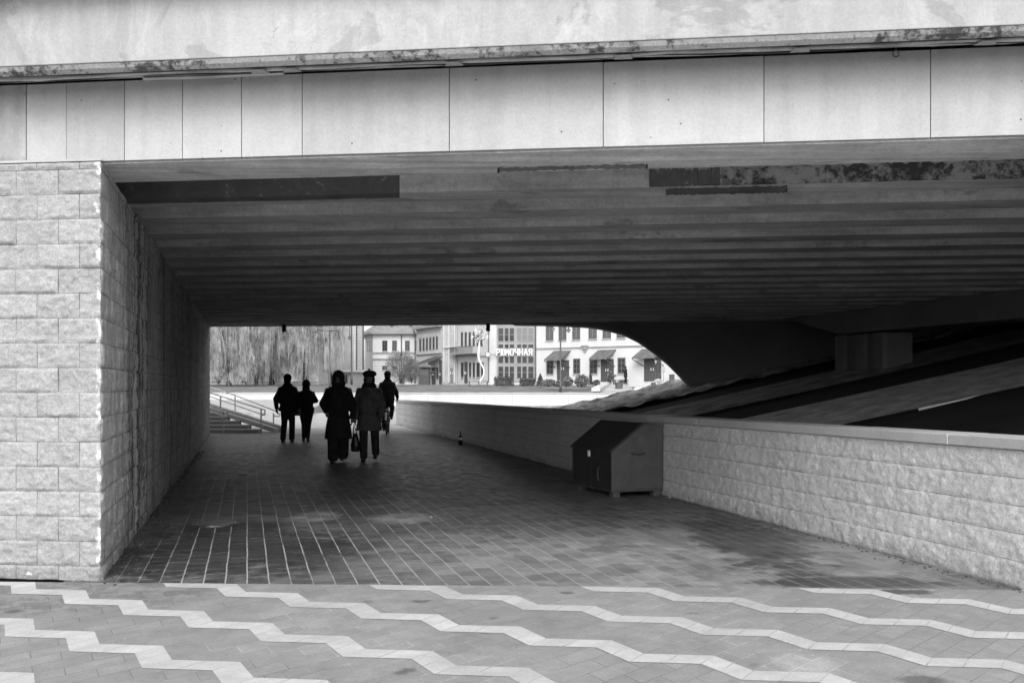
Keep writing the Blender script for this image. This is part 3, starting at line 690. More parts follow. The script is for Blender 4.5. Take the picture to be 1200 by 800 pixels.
for l in (.2, .95):
    m = MB(); m.tube([bp(.44, l, .958), bp(.44, l+.12, .958)], .014, 8); m.build('hinge', M['iron'], bn)
for l, w_ in ((.0, .03), (Ln-.03, .03), (.6, .012)): m = MB(); m.prism([bp(-.016, l, .09), bp(-.009, l, .09), bp(-.009, l, .58), bp(-.016, l, .58)], bl*w_); m.build('frame_strip', M['bindark'], bn)
m = MB(); m.prism([bp(.02, -.004, .09), bp(Wd-.02, -.004, .09), bp(Wd-.02, -.004, .11), bp(.02, -.004, .11)], bl*.003); m.build('weld_seam', M['iron'], bn)
m = MB(); m.tube([bp(.28, -.003, .58), bp(.3, -.035, .565), bp(.46, -.035, .565), bp(.48, -.003, .58)], .009, 6); m.build('handle', M['iron'], bn)
m = MB(); m.tube([bp(-.01, .33, .2), bp(-.04, .33, .22), bp(-.04, .33, .36), bp(-.01, .33, .38)], .008, 6); m.build('handle', M['iron'], bn)

# bottle, manhole, litter
p = gnd(539.5, 521); bo = thing('bottle', 'dark glass bottle standing on the paving against the low wall', 'bottle', p)
m = MB(); m.rings([(p.x, p.y, z, r, r) for z, r in ((0, .045), (.01, .05), (.19, .05), (.23, .03), (.25, .017), (.31, .017), (.315, .02), (.33, .02))], 14); m.build('glass_body', M['glass'], bo, True)
m = MB(); m.rings([(p.x, p.y, z, .0515, .0515) for z in (.12, .18)], 14); m.build('paper_label', M['paint'], bo)
p = gnd(250, 614); mh = thing('manhole_cover', 'round iron manhole cover sunk in the paving near the abutment', 'manhole cover', p)
m = MB(); m.rings([(p.x, p.y, -.01, .27, .27), (p.x, p.y, .006, .27, .27)], 40); m.build('rim', M['iron'], mh)
m = MB(); m.rings([(p.x, p.y, .0062, .235, .235), (p.x, p.y, .013, .235, .235)], 40); m.build('lid', M['wetiron'], mh)
for k in range(-3, 4):
    m = MB(); hw = math.sqrt(.05-(k*.06)**2); m.box((p.x-hw, p.y+k*.06-.009, .0132), (p.x+hw, p.y+k*.06+.009, .019)); m.build('rib', M['iron'], mh)
lit = [(505, 606, .02, 'small white paper scrap lying in the middle of the passage'), (784, 583, .03, 'crumpled white paper scrap at the foot of the low wall behind the bin'), (176, 603, .03, 'dark dry leaf at the foot of the abutment side')]
for x, y, r, lb in lit:
    p = gnd(x, y, .008); m = MB(); n = 9; random.seed(x); pl = []
    for k in range(n):
        t = 2*math.pi*k/n; q = r*.55*random.uniform(.5, 1.1); pl.append(p+Vector((math.cos(t)*q*1.6, math.sin(t)*q, random.uniform(0, .008))))
    m.prism(pl, (0, 0, .0015)); tag(m.build('paper_scrap', M['litter'] if 'dark' not in lb else M['bark']), lb, 'litter', 'litter on the paving')
# leaves and grit gathered along the wall feet
m = MB(); random.seed(11)
for k in range(900):
    if k % 3: D = random.uniform(7.3, 22); q = tun(LWALL+.03+abs(random.gauss(0, .06)), D)
    else: D = random.uniform(5, 20); q = tun(LW-.03-abs(random.gauss(0, .06)), D)
    r = random.uniform(.004, .014); t = random.random()*6
    m.prism([q+Vector((math.cos(t+a)*r*random.uniform(.6, 1.4), math.sin(t+a)*r, .0)) for a in (0, 1.6, 3.1, 4.7)], (0, 0, random.uniform(.004, .012)))
struct(m.build('grit', M['bark']), 'stuff')

# ---------------------------------------------------------------- people
def remesh(mb, name, mat, parent, vox, smooth_it=4):
    me = bpy.data.meshes.new('tmp'); me.from_pydata([tuple(v) for v in mb.v], [], mb.f); me.update()
    o = bpy.data.objects.new('tmp', me); C.objects.link(o)
    r = o.modifiers.new('r', 'REMESH'); r.mode = 'VOXEL'; r.voxel_size = vox; r.use_smooth_shade = True
    s_ = o.modifiers.new('s', 'SMOOTH'); s_.iterations = smooth_it; s_.factor = .5
    dg = bpy.context.evaluated_depsgraph_get(); dg.update()
    nm = bpy.data.meshes.new_from_object(o.evaluated_get(dg)); bpy.data.objects.remove(o)
    nm.name = name; nm.materials.clear(); nm.materials.append(mat)
    for p in nm.polygons: p.use_smooth = True
    q = bpy.data.objects.new(name, nm); C.objects.link(q)
    if parent is not None: q.parent = parent
    return q
def limb(mb, pts, rs):
    """overlapping round-ended tapered tubes"""
    for k in range(len(pts)-1):
        mb.tube([pts[k], pts[k+1]], [rs[k], rs[k+1]], 12)
    for p, r in zip(pts, rs): mb.ball(p, r*1.0, 10)
def hand(mb, w, d, side=Vector((1, 0, 0)), curl=.5, fwd=Vector((0, -1, 0))):
    """palm and five bent fingers; w wrist, d pointing down the hand"""
    d = d.normalized(); palm = w+d*.05
    mb.tube([w, w+d*.03, w+d*.08], [.026, .034, .034], 10)
    for k, (o_, L) in enumerate(((-.03, .062), (-.01, .075), (.01, .07), (.03, .055))):
        a = w+d*.08+fwd*o_; b_ = a+d*L*.5+side*.012*curl; c_ = b_+d*L*.4+side*.03*curl
        mb.tube([a, b_, c_], [.0095, .009, .0075], 7)
    a = w+d*.03+fwd*-.03; mb.tube([a, a+d*.03+fwd*-.03, a+d*.065+fwd*-.035+side*.015], [.011, .0105, .009], 7)
def person(label, loc, rot, H, coat, trousers, hem, opts):
    """local frame faces -Y; measures for 1.72 m then scaled"""
    root = thing('person', label, 'person', loc); root['_o'] = (0, 0, 0); root.rotation_euler[2] = rot
    k = H/1.72; sc = Matrix.Scale(k, 4)
    V = lambda *a: Vector(a)
    o = opts; la = o.get('la', [V(-.19, 0, 1.40), V(-.26, .02, 1.12), V(-.24, -.05, .88)]); ra = o.get('ra', [V(.19, 0, 1.40), V(.26, .02, 1.12), V(.24, -.05, .88)])
    ll = o.get('ll', [V(-.09, 0, .92), V(-.10, -.03, .50), V(-.10, .03, .09)]); rl = o.get('rl', [V(.09, 0, .92), V(.10, -.03, .50), V(.10, .0, .09)])
    hd = o.get('head', V(0, -.02, 1.60)); tors = o.get('torso', [(0, 0, .90, .16, .11), (0, 0, 1.02, .145, .10), (0, 0, 1.15, .14, .10), (0, 0, 1.3, .165, .11), (0, 0, 1.38, .155, .10), (0, 0, 1.43, .11, .085), (0, 0, 1.47, .07, .065)])
    gw = o.get('grow', .03)
    def fin(mb, name, mat, vox, par=root, it=4):
        mb.v = [sc @ v for v in mb.v]; return remesh(mb, name, mat, par, vox, it)
    b_ = MB(); b_.rings(tors, 20); base = V(tors[-1][0], tors[-1][1], tors[-1][2])
    b_.tube([base-V(0, 0, .06), hd-V(0, 0, .06)], [.06, .055], 12)
    b_.ball(hd+V(0, .01, .02), .098, 14, (.82, .98, 1.12)); b_.ball(hd+V(0, -.035, -.05), .062, 10, (.9, .9, 1.1))
    f_ = -1
    b_.tube([hd+V(0, -.085, .02), hd+V(0, -.118, -.022)], [.009, .016], 8)                   # nose
    for s_ in (-1, 1):
        b_.ball(hd+V(.085*s_, .015, -.005), .028, 8, (.4, .8, 1.1))                          # ears
        b_.ball(hd+V(.03*s_, -.088, .022), .011, 8)                                          # eyes
    b_.ball(hd+V(0, -.092, -.055), .02, 8, (1.3, .5, .45))                                   # mouth
    for a in (la, ra): limb(b_, a, [.05, .042, .027][:len(a)])
    for l in (ll, rl):
        limb(b_, l, [.085, .055, .04])
    body = fin(b_, 'body', M['skin'], .014, it=2)
    hnd = MB()
    for a, s_ in ((la, 1), (ra, -1)):
        hand(hnd, a[-1], (a[-1]-a[-2])*.6+V(0, -.03, -.1), V(s_, 0, 0), .6)
    hnd.v = [sc @ v for v in hnd.v]
    # hands join the body mesh
    me = body.data; vs = [tuple(v.co) for v in me.vertices]; fs = [tuple(p.vertices) for p in me.polygons]; n0 = len(vs)
    vs += [tuple(v) for v in hnd.v]; fs += [tuple(i+n0 for i in f) for f in hnd.f]
    nm = bpy.data.meshes.new('body'); nm.from_pydata(vs, [], fs); nm.materials.append(M['skin'])
    for p in nm.polygons: p.use_smooth = True
    body.data = nm
    # coat
    c = MB(); rg = [(x, y, z, rx+gw, ry+gw) for x, y, z, rx, ry in tors[1:-1]]; hw, hd2 = o.get('hemw', (.23, .17)); x0, y0 = tors[0][0], tors[0][1]
    low = [(x0, y0, hem, hw, hd2), (x0, y0, (hem+.95)/2, (hw+.19)/2+.01, (hd2+.14)/2+.005), (x0, y0, .95, .19, .14)] if hem < .85 else [(x0, y0, hem, hw, hd2)]
    rg = low+[r for r in rg if r[2] > low[-1][2]+.02]+[(tors[-1][0], tors[-1][1], 1.47 if 'torso' not in o else tors[-1][2]+.01, .095, .085)]
    c.rings(rg, 24)
    for a in (la, ra):
        e = a[-2].lerp(a[-1], .9); limb(c, [a[0]+V(-.03 if a[0].x > 0 else .03, 0, -.05)]+list(a[1:-1])+[e], [.082]+[.07]*(len(a)-2)+[.055])
    if 'extra' in o: o['extra'](c)
    fin(c, 'coat', coat, .016)
    t = MB(); t.rings([(x0, y0, .82, .15, .11), (x0, y0, .9, .165, .12), (x0, y0, .98, .15, .11)], 16)
    tr = o.get('legr', [.10, .078, .062])
    for l in (ll, rl): limb(t, [l[0], l[1], l[2]+V(0, 0, .02)], tr)
    fin(t, 'trousers', trousers, .015)
    for l in (ll, rl):
        s_ = MB(); an = l[2]; tz = o.get('toe', V(0, -1, 0)); z = max(.035, an.z-.055)
        s_.tube([an+V(0, .0, .05), V(an.x, an.y+.01, z+.03)], [.05, .048], 12)
        s_.tube([V(an.x, an.y, z)-tz*.06, V(an.x, an.y, z)+tz*.05, V(an.x, an.y, z)+tz*.15, V(an.x, an.y, z)+tz*.2], [.036, .042, .04, .022], 12)
        s_.ball(V(an.x, an.y, z)-tz*.06, .036, 8); fin(s_, 'shoe', M['leather'], .01, it=2)
    hs = o.get('hat'); c = MB()
    if hs == 'hood':
        c.ball(hd+V(0, .03, .03), .122, 14, (.98, 1.0, 1.15)); c.ball(hd+V(0, .03, -.1), .125, 12, (1.1, .95, 1.0)); fin(c, 'hood', coat, .014)
    elif hs == 'beret':
        c.ball(hd+V(.012, .0, .105), .14, 14, (1., .95, .5)); c.ball(hd+V(.04, .02, .11), .11, 14, (1., .95, .5)); c.tube([hd+V(0, 0, .05), hd+V(0, 0, .1)], [.1, .108], 16); h = fin(c, 'beret', M['cloth'], .012)
        c = MB(); c.ball(hd+V(0, .02, .19), .022, 8); c.tube([hd+V(0, .02, .15), hd+V(0, .02, .19)], [.01, .01], 6); h2 = fin(c, 'pompom', M['cloth'], .008, it=1); h2.parent = h
        c = MB(); c.ball(hd+V(0, .02, 0), .112, 12, (1, .95, 1.05)); c.v = [v for v in c.v]; c2 = MB(); c2.ball(hd+V(0, .045, -.01), .115, 12, (1.0, .8, 1.15)); fin(c2, 'hair', M['hair'], .012)
        c = MB(); c.rings([(hd.x, hd.y+.02, hd.z-.17, .15, .13), (hd.x, hd.y+.02, hd.z-.12, .14, .12), (hd.x, hd.y+.02, hd.z-.07, .115, .11)], 18); fin(c, 'scarf', M['cloth'], .014)
    elif hs == 'cap':
        c.ball(hd+V(0, .02, .06), .112, 14, (.95, 1.02, .95)); c.ball(hd+V(0, .07, -.03), .09, 10); fin(c, 'knit_cap', M['cloth'], .012)
        c = MB(); c.rings([(hd.x, hd.y+.03, hd.z-.2, .15, .13), (hd.x, hd.y+.03, hd.z-.14, .13, .12), (hd.x, hd.y+.03, hd.z-.08, .1, .1)], 18); fin(c, 'collar', coat, .014)
    elif hs == 'hair':
        c.ball(hd+V(0, .03, .03), .122, 14, (.98, 1., 1.08)); c.ball(hd+V(0, .06, -.1), .1, 12, (1.15, .8, 1.1)); fin(c, 'hair', M['hair'], .012)
    return root
V = lambda *a: Vector(a)
def place(x, yb, dy=0): p = gnd(x, yb); return Vector((p.x, p.y, 0))
p1 = place(396.5, 541)
person('hooded person in a long black coat and wide trousers, carrying a handbag', p1, 0, 1.71, M['cloth'], M['cloth'], .44, dict(hat='hood', grow=.075, hemw=(.27, .2),
    la=[V(-.21, 0, 1.38), V(-.31, .03, 1.12), V(-.2, -.12, .95)], ra=[V(.21, 0, 1.38), V(.29, .03, 1.1), V(.275, -.03, .84)],
    ll=[V(-.09, 0, .92), V(-.08, -.08, .5), V(-.08, -.1, .09)], rl=[V(.09, 0, .92), V(.08, .05, .5), V(.07, .12, .12)], legr=[.12, .12, .11]))
bgp = p1+Vector((.335, -.06, .22)); bag = thing('handbag', 'black handbag hanging from the hooded person\'s hand', 'handbag', bgp)
m = MB(); m.rings([(bgp.x, bgp.y, bgp.z+z, rx, ry) for z, rx, ry in ((-.02, .06, .04), (0, .085, .055), (.12, .09, .06), (.25, .06, .045), (.33, .03, .025))], 16); m.build('pouch', M['leather'], bag, True)
m = MB(); m.tube([bgp+V(-.04, 0, .3), bgp+V(-.035, 0, .42), bgp+V(-.03, 0, .52), bgp+V(.0, 0, .42), bgp+V(.035, 0, .3)], .009, 6); m.build('strap', M['leather'], bag, True)
def straps(c): pass
p2 = place(432.5, 540.5)
person('person in a beret and grey knee-length coat walking beside the hooded figure', p2, 0, 1.70, M['clothg'], M['denim'], .60, dict(hat='beret', grow=.06, hemw=(.26, .18),
    la=[V(-.2, 0, 1.39), V(-.27, .02, 1.12), V(-.27, -.03, .84)], ra=[V(.2, 0, 1.39), V(.27, .02, 1.12), V(.24, .03, .86)],
    ll=[V(-.1, 0, .92), V(-.1, -.06, .5), V(-.09, -.1, .09)], rl=[V(.1, 0, .92), V(.11, .02, .5), V(.11, .14, .14)], legr=[.11, .085, .075]))
p3 = place(337, 518)
person('person in a bulky black jacket and loose jeans, left of the far pair', p3, math.pi, 1.72, M['cloth'], M['denim'], .80, dict(hat='cap', grow=.075, hemw=(.24, .17),
    la=[V(-.2, 0, 1.38), V(-.28, .03, 1.12), V(-.24, -.08, .93)], ra=[V(.2, 0, 1.38), V(.3, .02, 1.12), V(.29, -.04, .86)],
    ll=[V(-.09, 0, .92), V(-.11, -.03, .5), V(-.11, .0, .09)], rl=[V(.09, 0, .92), V(.09, -.04, .5), V(.1, .08, .09)], legr=[.105, .08, .075]))
p4 = place(359, 517.5)
person('shorter person in a short dark jacket and tight trousers, right of the far pair', p4, math.pi, 1.58, M['cloth'], M['denim'], .86, dict(hat='hair', grow=.05, hemw=(.2, .15),
    la=[V(-.19, 0, 1.38), V(-.27, -.02, 1.16), V(-.1, -.2, 1.12)], ra=[V(.19, 0, 1.38), V(.27, -.02, 1.16), V(.1, -.2, 1.12)],
    ll=[V(-.1, 0, .92), V(-.06, -.02, .5), V(-.045, .0, .09)], rl=[V(.1, 0, .92), V(.075, -.03, .5), V(.07, .05, .1)], legr=[.13, .075, .052]))
hb = (p3+p4)/2+Vector((.02, 0, .7)); b2 = thing('shoulder_bag', 'black shoulder bag hanging between the two far walkers', 'bag', hb)
m = MB(); m.rings([(hb.x, hb.y, hb.z+z, rx, .06) for z, rx in ((-.02, .12), (0, .14), (.15, .13), (.2, .10))], 16); m.build('pouch', M['leather'], b2, True)
m = MB(); m.tube([hb+V(-.08, 0, .18), hb+V(.02, 0, .62), hb+V(.1, .0, .18)], .01, 6); m.build('strap', M['leather'], b2, True)
# cyclist, riding away
pc = place(453, 509.5); cy = pc
bk = thing('bicycle', 'dark bicycle seen from behind, ridden along the low wall', 'bicycle', (0, 0, 0)); bk['_o'] = (0, 0, 0); bk.location = cy; bk.rotation_euler[2] = math.radians(4)
def wheel(yc, name='wheel'):
    m = MB(); R = .345; m.tube([V(0, yc+R*math.cos(t*math.pi/18), .36+R*math.sin(t*math.pi/18)) for t in range(37)], .019, 8, cap=False); w = m.build(name, M['dark'], bk, True)
    m = MB(); R = .325; m.tube([V(0, yc+R*math.cos(t*math.pi/18), .36+R*math.sin(t*math.pi/18)) for t in range(37)], .009, 6, cap=False); m.build('rim', M['iron'], w, True)
    m = MB()
    for t in range(14): a = t*math.pi/7; m.tube([V(.02*(-1)**t, yc, .36), V(0, yc+.32*math.cos(a), .36+.32*math.sin(a))], .0018, 4)
    m.build('spokes', M['iron'], w)
    m = MB(); m.tube([V(-.05, yc, .36), V(.05, yc, .36)], .02, 10); m.build('hub', M['metal'], w)
wheel(0); wheel(1.05)
m = MB(); bb = V(0, .42, .3); sd = V(0, .3, .88); hp = V(0, .9, .92)
for a, b_, r in ((bb, sd, .018), (bb, V(0, .92, .72), .02), (V(0, .32, .8), hp, .017), (hp+V(0, 0, .05), V(0, .94, .66), .02)): m.tube([a, b_], r, 8)
for s_ in (-.045, .045): m.tube([V(s_, 0, .36), bb], .01, 6); m.tube([V(s_, 0, .36), V(s_*.4, .32, .8)], .009, 6); m.tube([V(0, .94, .66), V(s_, 1.05, .36)], .012, 6)
m.build('frame', M['iron'], bk, True)
m = MB(); m.rings([(0, .3+.0, .9, .07, .12), (0, .3, .93, .08, .13), (0, .3, .95, .06, .1)], 14); m.build('saddle', M['leather'], bk, True)
m = MB(); m.tube([V(-.3, .82, 1.02), V(-.12, .9, 1.04), V(0, .92, 1.0), V(.12, .9, 1.04), V(.3, .82, 1.02)], .013, 8); m.build('handlebar', M['iron'], bk, True)
m = MB(); R = .385
for t in range(7, 11):
    a0, a1 = t*math.pi/18+math.pi*.32, (t+1)*math.pi/18+math.pi*.32
    q = [V(x, R*math.cos(a), .36+R*math.sin(a)) for a in (a0, a1) for x in (-.03, .03)]; m.face([q[0], q[1], q[3], q[2]])
    q2 = [v*1.0+V(0, 0, .004) for v in q]; m.face([q2[0], q2[2], q2[3], q2[1]])
m.build('mudguard', M['paint'], bk)
for s_, z in ((-.1, .14), (.1, .46)):
    m = MB(); m.tube([V(s_*.6, .42, .3), V(s_*.6, .42, z)], .01, 6); m.box((s_-.05, .37, z-.012), (s_+.05, .47, z+.012)); m.build('pedal', M['iron'], bk)
m = MB(); m.box((-.05, -.02, .72), (.05, -.005, .78)); m.build('rear_reflector', M['paint'], bk)
o_ = person('cyclist in a dark padded jacket and hat seen from behind by the low wall', cy, math.pi+math.radians(4), 1.72, M['cloth'], M['denim'], .92, dict(hat='cap', grow=.075, hemw=(.21, .17), toe=V(0, -1, 0),
    torso=[(0, -.32, .98, .17, .13), (0, -.34, 1.08, .15, .12), (0, -.38, 1.22, .15, .12), (0, -.43, 1.4, .18, .12), (0, -.46, 1.53, .17, .1), (0, -.47, 1.58, .08, .07)], head=V(0, -.52, 1.73),
    la=[V(-.19, -.44, 1.5), V(-.26, -.58, 1.26), V(-.28, -.82, 1.08)], ra=[V(.19, -.44, 1.5), V(.26, -.58, 1.26), V(.28, -.82, 1.08)],
    ll=[V(-.09, -.32, .98), V(-.13, -.66, .78), V(-.12, -.40, .53)], rl=[V(.09, -.32, .98), V(.12, -.46, .56), V(.1, -.4, .19)]))
for ch in o_.children:
    if ch.name.startswith('coat'): pass
p6 = px(733, 449, 90); p6.z = 1.3
person('distant person in a dark coat standing by the long bench on the far bank', Vector((p6.x, 90, 1.62)), math.radians(60), 1.55, M['cloth'], M['cloth'], .6, dict(hat='cap', grow=.05))

# ---------------------------------------------------------------- facades beyond the river
class Facade:
    def __init__(s, xa, Da, xb, Db, parent):
        s.A = Vector(((xa-HX)/F*Da, Da, 0)); s.B = Vector(((xb-HX)/F*Db, Db, 0)); s.t = (s.B-s.A).normalized(); s.n = Vector((s.t.y, -s.t.x, 0)); s.p = parent
    def sz(s, x, y):
        r = (x-HX)/F; k = (r*s.A.y-s.A.x)/(s.t.x-r*s.t.y); D = s.A.y+s.t.y*k; return k, EYE+(HY-y)/F*D
    def w(s, k, n, z): return s.A+s.t*k+s.n*n+Vector((0, 0, z))
    def box(s, mb, k0, k1, n0, n1, z0, z1):
        mb.box8([s.w(k0, n1, z0), s.w(k1, n1, z0), s.w(k1, n0, z0), s.w(k0, n0, z0), s.w(k0, n1, z1), s.w(k1, n1, z1), s.w(k1, n0, z1), s.w(k0, n0, z1)])
    def slab(s, name, mat, x0, y0, x1, y1, n0, n1, par=None):
        k0, za = s.sz(x0, y0); k1, zb = s.sz(x1, y1); zt = s.sz((x0+x1)/2, y0)[1]; z0 = s.sz((x0+x1)/2, y1)[1]
        m = MB(); s.box(m, min(k0, k1), max(k0, k1), n0, n1, z0, zt); return m.build(name, mat, par or s.p)
    def window(s, x0, y0, x1, y1, cols=2, rows=2, fm='frame', gm='glass', sill=True, fr=.07, name='window'):
        k0, _ = s.sz(x0, y0); k1, _ = s.sz(x1, y0); zt = s.sz((x0+x1)/2, y0)[1]; z0 = s.sz((x0+x1)/2, y1)[1]
        m = MB(); bx = lambda a, b_, c, d, n1=.05: s.box(m, a, b_, .0, n1, c, d)
        bx(k0, k0+fr, z0, zt); bx(k1-fr, k1, z0, zt); bx(k0+fr, k1-fr, zt-fr, zt); bx(k0+fr, k1-fr, z0, z0+fr)
        for c in range(1, cols): q = k0+(k1-k0)*c/cols; bx(q-fr*.4, q+fr*.4, z0+fr, zt-fr, .045)
        for r in range(1, rows): q = z0+(zt-z0)*r/rows; bx(k0+fr, k1-fr, q-fr*.35, q+fr*.35, .04)
        f = m.build(name, M[fm], s.p)
        m = MB(); s.box(m, k0+fr*.5, k1-fr*.5, .004, .018, z0+fr*.5, zt-fr*.5); m.build('pane', M[gm], f)
        if sill: m = MB(); s.box(m, k0-.05, k1+.05, .0, .12, z0-.06, z0-.003); m.build('sill', M['framel'], f)
        return f
    def wall(s, mat, x0, x1, z0, z1, depth, name='wall'):
        k0 = s.sz(x0, 400)[0]; k1 = s.sz(x1, 400)[0]; m = MB(); s.box(m, k0, k1, -depth, 0, z0, z1); m.build(name, mat, s.p); return k0, k1
def bld(name, label, x, D): return thing(name, label, 'building', (((x-HX)/F*D), D, 1.5))
# white house on the right
h = bld('white_house', 'long white two-storey house with dark framed windows at right behind the river', 700, 92)
f = Facade(628.5, 97, 830, 86, h); k0, k1 = f.wall(M['white'], 628.5, 860, 1.3, 8.6, 9)
f.slab('string_course', M['greyr'], 629, 404.6, 860, 406, 0, .1); m = MB(); f.box(m, k0-.3, k1+.3, -9.3, .5, 8.6, 8.85); m.build('eaves', M['greyr'], h)
m = MB(); m.prism([f.w(k0-.3, .5, 8.852), f.w(k0-.3, -9.3, 8.852), f.w(k0-.3, -4.4, 11.3)], f.t*(k1-k0+.6)); m.build('roof', M['roof'], h)
for x0, x1, y0, y1 in ((640, 648.5, 381, 398.8), (655, 663.8, 380.6, 398.5), (671, 679.8, 380, 397.8), (690, 699.4, 379.6, 397), (706.5, 716, 379, 396.5), (723, 732.8, 378.5, 396), (742, 752, 378, 395.4), (762, 772, 377.5, 395), (783, 793, 377, 394)):
    f.window(x0, y0, x1, y1, 3, 1, 'frame', 'glassl', fr=.16)
for x0, x1, y0, y1 in ((640.6, 648.5, 420, 438.5), (672, 680, 420, 438), (691, 700, 420.6, 438), (724, 733, 419, 437.5)): f.window(x0, y0, x1, y1, 2, 3, 'frame', 'glass', fr=.12)
def door(f, x0, y0, x1, y1, mat='wood', name='door'):
    d = f.slab(name, M[mat], x0, y0, x1, y1, 0, .05)
    k0, _ = f.sz(x0, y0); k1, _ = f.sz(x1, y0); zt = f.sz((x0+x1)/2, y0)[1]; z0 = f.sz((x0+x1)/2, y1)[1]; m = MB()
    n_ = 6
    for c in range(1, n_): q = k0+(k1-k0)*c/n_; f.box(m, q-.015, q+.015, .05, .065, z0, zt)
    m.build('boards', M['frame'], d); m = MB(); q = (k0+k1)/2
    for s_ in (-.12, .12): m.tube([f.w(q+s_, .06, z0+.95), f.w(q+s_, .12, z0+.97), f.w(q+s_, .12, z0+1.15), f.w(q+s_, .06, z0+1.17)], .03, 5)
    m.build('handle', M['paint'], d); return d
door(f, 653, 422, 667, 445); door(f, 704.4, 420.6, 719.4, 447); g_ = door(f, 755, 419, 775, 446.5)
k_, z_ = f.sz(769, 424); m = MB(); m.prism([f.w(k_-.13, .07, z_+.15), f.w(k_+.13, .07, z_+.15), f.w(k_, .07, z_-.2)], f.n*.02); m.build('notice', M['paint'], g_)
def canopy(f, bx0, by, bx1, fx0, fy, fx1, out, name='door_canopy', mat='awn'):
    a, za = f.sz(bx0, by); b_, zb = f.sz(bx1, by); lo = f.sz((fx0+fx1)/2, fy)[1]
    # front edge sits 'out' metres before the wall
    dn = -f.n.y; Df = f.A.y-out*dn; m = MB(); wd = b_-a; sh = f.sz(fx0, fy)[0]
    q = [f.w(a, .02, za), f.w(b_, .02, za), f.w(sh+wd*1.0, out, lo), f.w(sh, out, lo)]
    m.prism(q, (0, 0, -.06)); c = m.build(name, M[mat], f.p); m = MB()
    for t in range(7): p_, q_ = q[0].lerp(q[1], t/6), q[3].lerp(q[2], t/6); m.tube([p_+V(0, 0, .02), q_+V(0, 0, .02)], .02, 4)
    m.build('sheet_seam', M['frame'], c); m = MB(); m.tube([f.w(a+.1, .03, lo-.7), q[3]-V(0, 0, .08)], .04, 5); m.tube([f.w(b_-.1, .03, lo-.7), q[2]-V(0, 0, .08)], .04, 5); m.build('bracket', M['frame'], c)
canopy(f, 650, 411, 669, 644.5, 422, 662, 1.0); canopy(f, 702, 410, 722, 697, 420.6, 715, 1.0); canopy(f, 753, 409, 779, 747, 419.5, 770, 1.0)
hs = thing('hanging_sign', 'ornate grey sign with a crest shape on the white house between two canopies', 'sign', f.w(f.sz(686, 405)[0], .2, 5)); k_, z_ = f.sz(686, 408)
m = MB(); m.prism([f.w(k_-.42, .12, z_+.28), f.w(k_+.42, .12, z_+.28), f.w(k_+.36, .12, z_+.0), f.w(k_+.2, .12, z_-.05), f.w(k_+.16, .12, z_-.28), f.w(k_, .12, z_-.34), f.w(k_-.16, .12, z_-.28), f.w(k_-.2, .12, z_-.05), f.w(k_-.36, .12, z_)], f.n*.04); m.build('board', M['greyl'], hs)
m = MB()
for c in range(6): f.box(m, k_-.36+c*.125, k_-.29+c*.125, .165, .18, z_+.08, z_+.2)
m.build('lettering', M['frame'], hs); m = MB(); f.box(m, k_-.12, k_-.04, .165, .18, z_-.2, z_-.03); f.box(m, k_+.04, k_+.12, .165, .18, z_-.2, z_-.03); f.box(m, k_-.04, k_+.04, .165, .18, z_-.2, z_-.14); m.build('crest', M['frame'], hs)
# glass fronted building with sign
h2 = bld('glass_front_building', 'glass fronted cafe building with mullioned windows beside the white house', 605, 97)
g = Facade(572, 98.3, 628.3, 97.1, h2); k0, k1 = g.wall(M['cream'], 572, 628.2, 1.3, 9.2, 9); m = MB(); g.box(m, k0-.1, k1, -9.3, .35, 9.2, 9.45); m.build('eaves', M['greyr'], h2)
g.slab('frame_bay', M['greyr'], 582.5, 378, 627, 447, 0, .12)
g2 = Facade(572, 98.3-.13, 628.3, 97.1-.13, h2)
for (y0, y1, r) in ((384, 400, 2), (403, 408.3, 1), (417.2, 425.7, 1), (428.8, 443.5, 2)):
    for x0, x1 in ((584, 590), (591.5, 596.2), (597.3, 602.7), (606, 611), (612, 617.6), (619, 625.5)):
        g2.window(x0-.3, y0, x1+.3, y1, 1, r, 'greyl', 'glassl' if (y0 < 386 and x0 > 604) else 'glass', False, .04)
g.slab('downpipe', M['frame'], 627.4, 376, 628.2, 447, .1, .2); g.slab('downpipe', M['frame'], 572.6, 376, 573.4, 448, .1, .2)
# lettering sign
sg = thing('lettering_sign', 'raised white letters reading \u0420\u042e\u041c\u041e\u0427\u041d\u0410\u042f across the glass front', 'sign', g.w(2, .3, 4.5))
ka, zt = g.sz(582.8, 409.3); kb, _ = g.sz(626, 409.3); _, zb = g.sz(604, 416); hgt = zt-zb
Lk = {'\u0420': [((0, 0), (0, 1), (.8, 1), (.9, .75), (.8, .48), (0, .48))], '\u042e': [((0, 0), (0, 1)), ((0, .5), (.35, .5)), ((.35, .15), (.35, .85), (.5, 1), (.8, 1), (.95, .85), (.95, .15), (.8, 0), (.5, 0), (.35, .15))],
      '\u041c': [((0, 0), (0, 1), (.45, .35), (.9, 1), (.9, 0))], '\u041e': [((0, .2), (0, .8), (.2, 1), (.7, 1), (.9, .8), (.9, .2), (.7, 0), (.2, 0), (0, .2))],
      '\u0427': [((0, 1), (0, .6), (.15, .45), (.85, .45)), ((.85, 1), (.85, 0))], '\u041d': [((0, 0), (0, 1)), ((.85, 0), (.85, 1)), ((0, .5), (.85, .5))],
      '\u0410': [((0, 0), (.45, 1), (.9, 0)), ((.18, .33), (.72, .33))], '\u042f': [((.85, 0), (.85, 1), (.15, 1), (.0, .75), (.15, .5), (.85, .5)), ((.4, .5), (0, 0))]}
word = '\u0420\u042e\u041c\u041e\u0427\u041d\u0410\u042f'; cw = (kb-ka)/len(word)
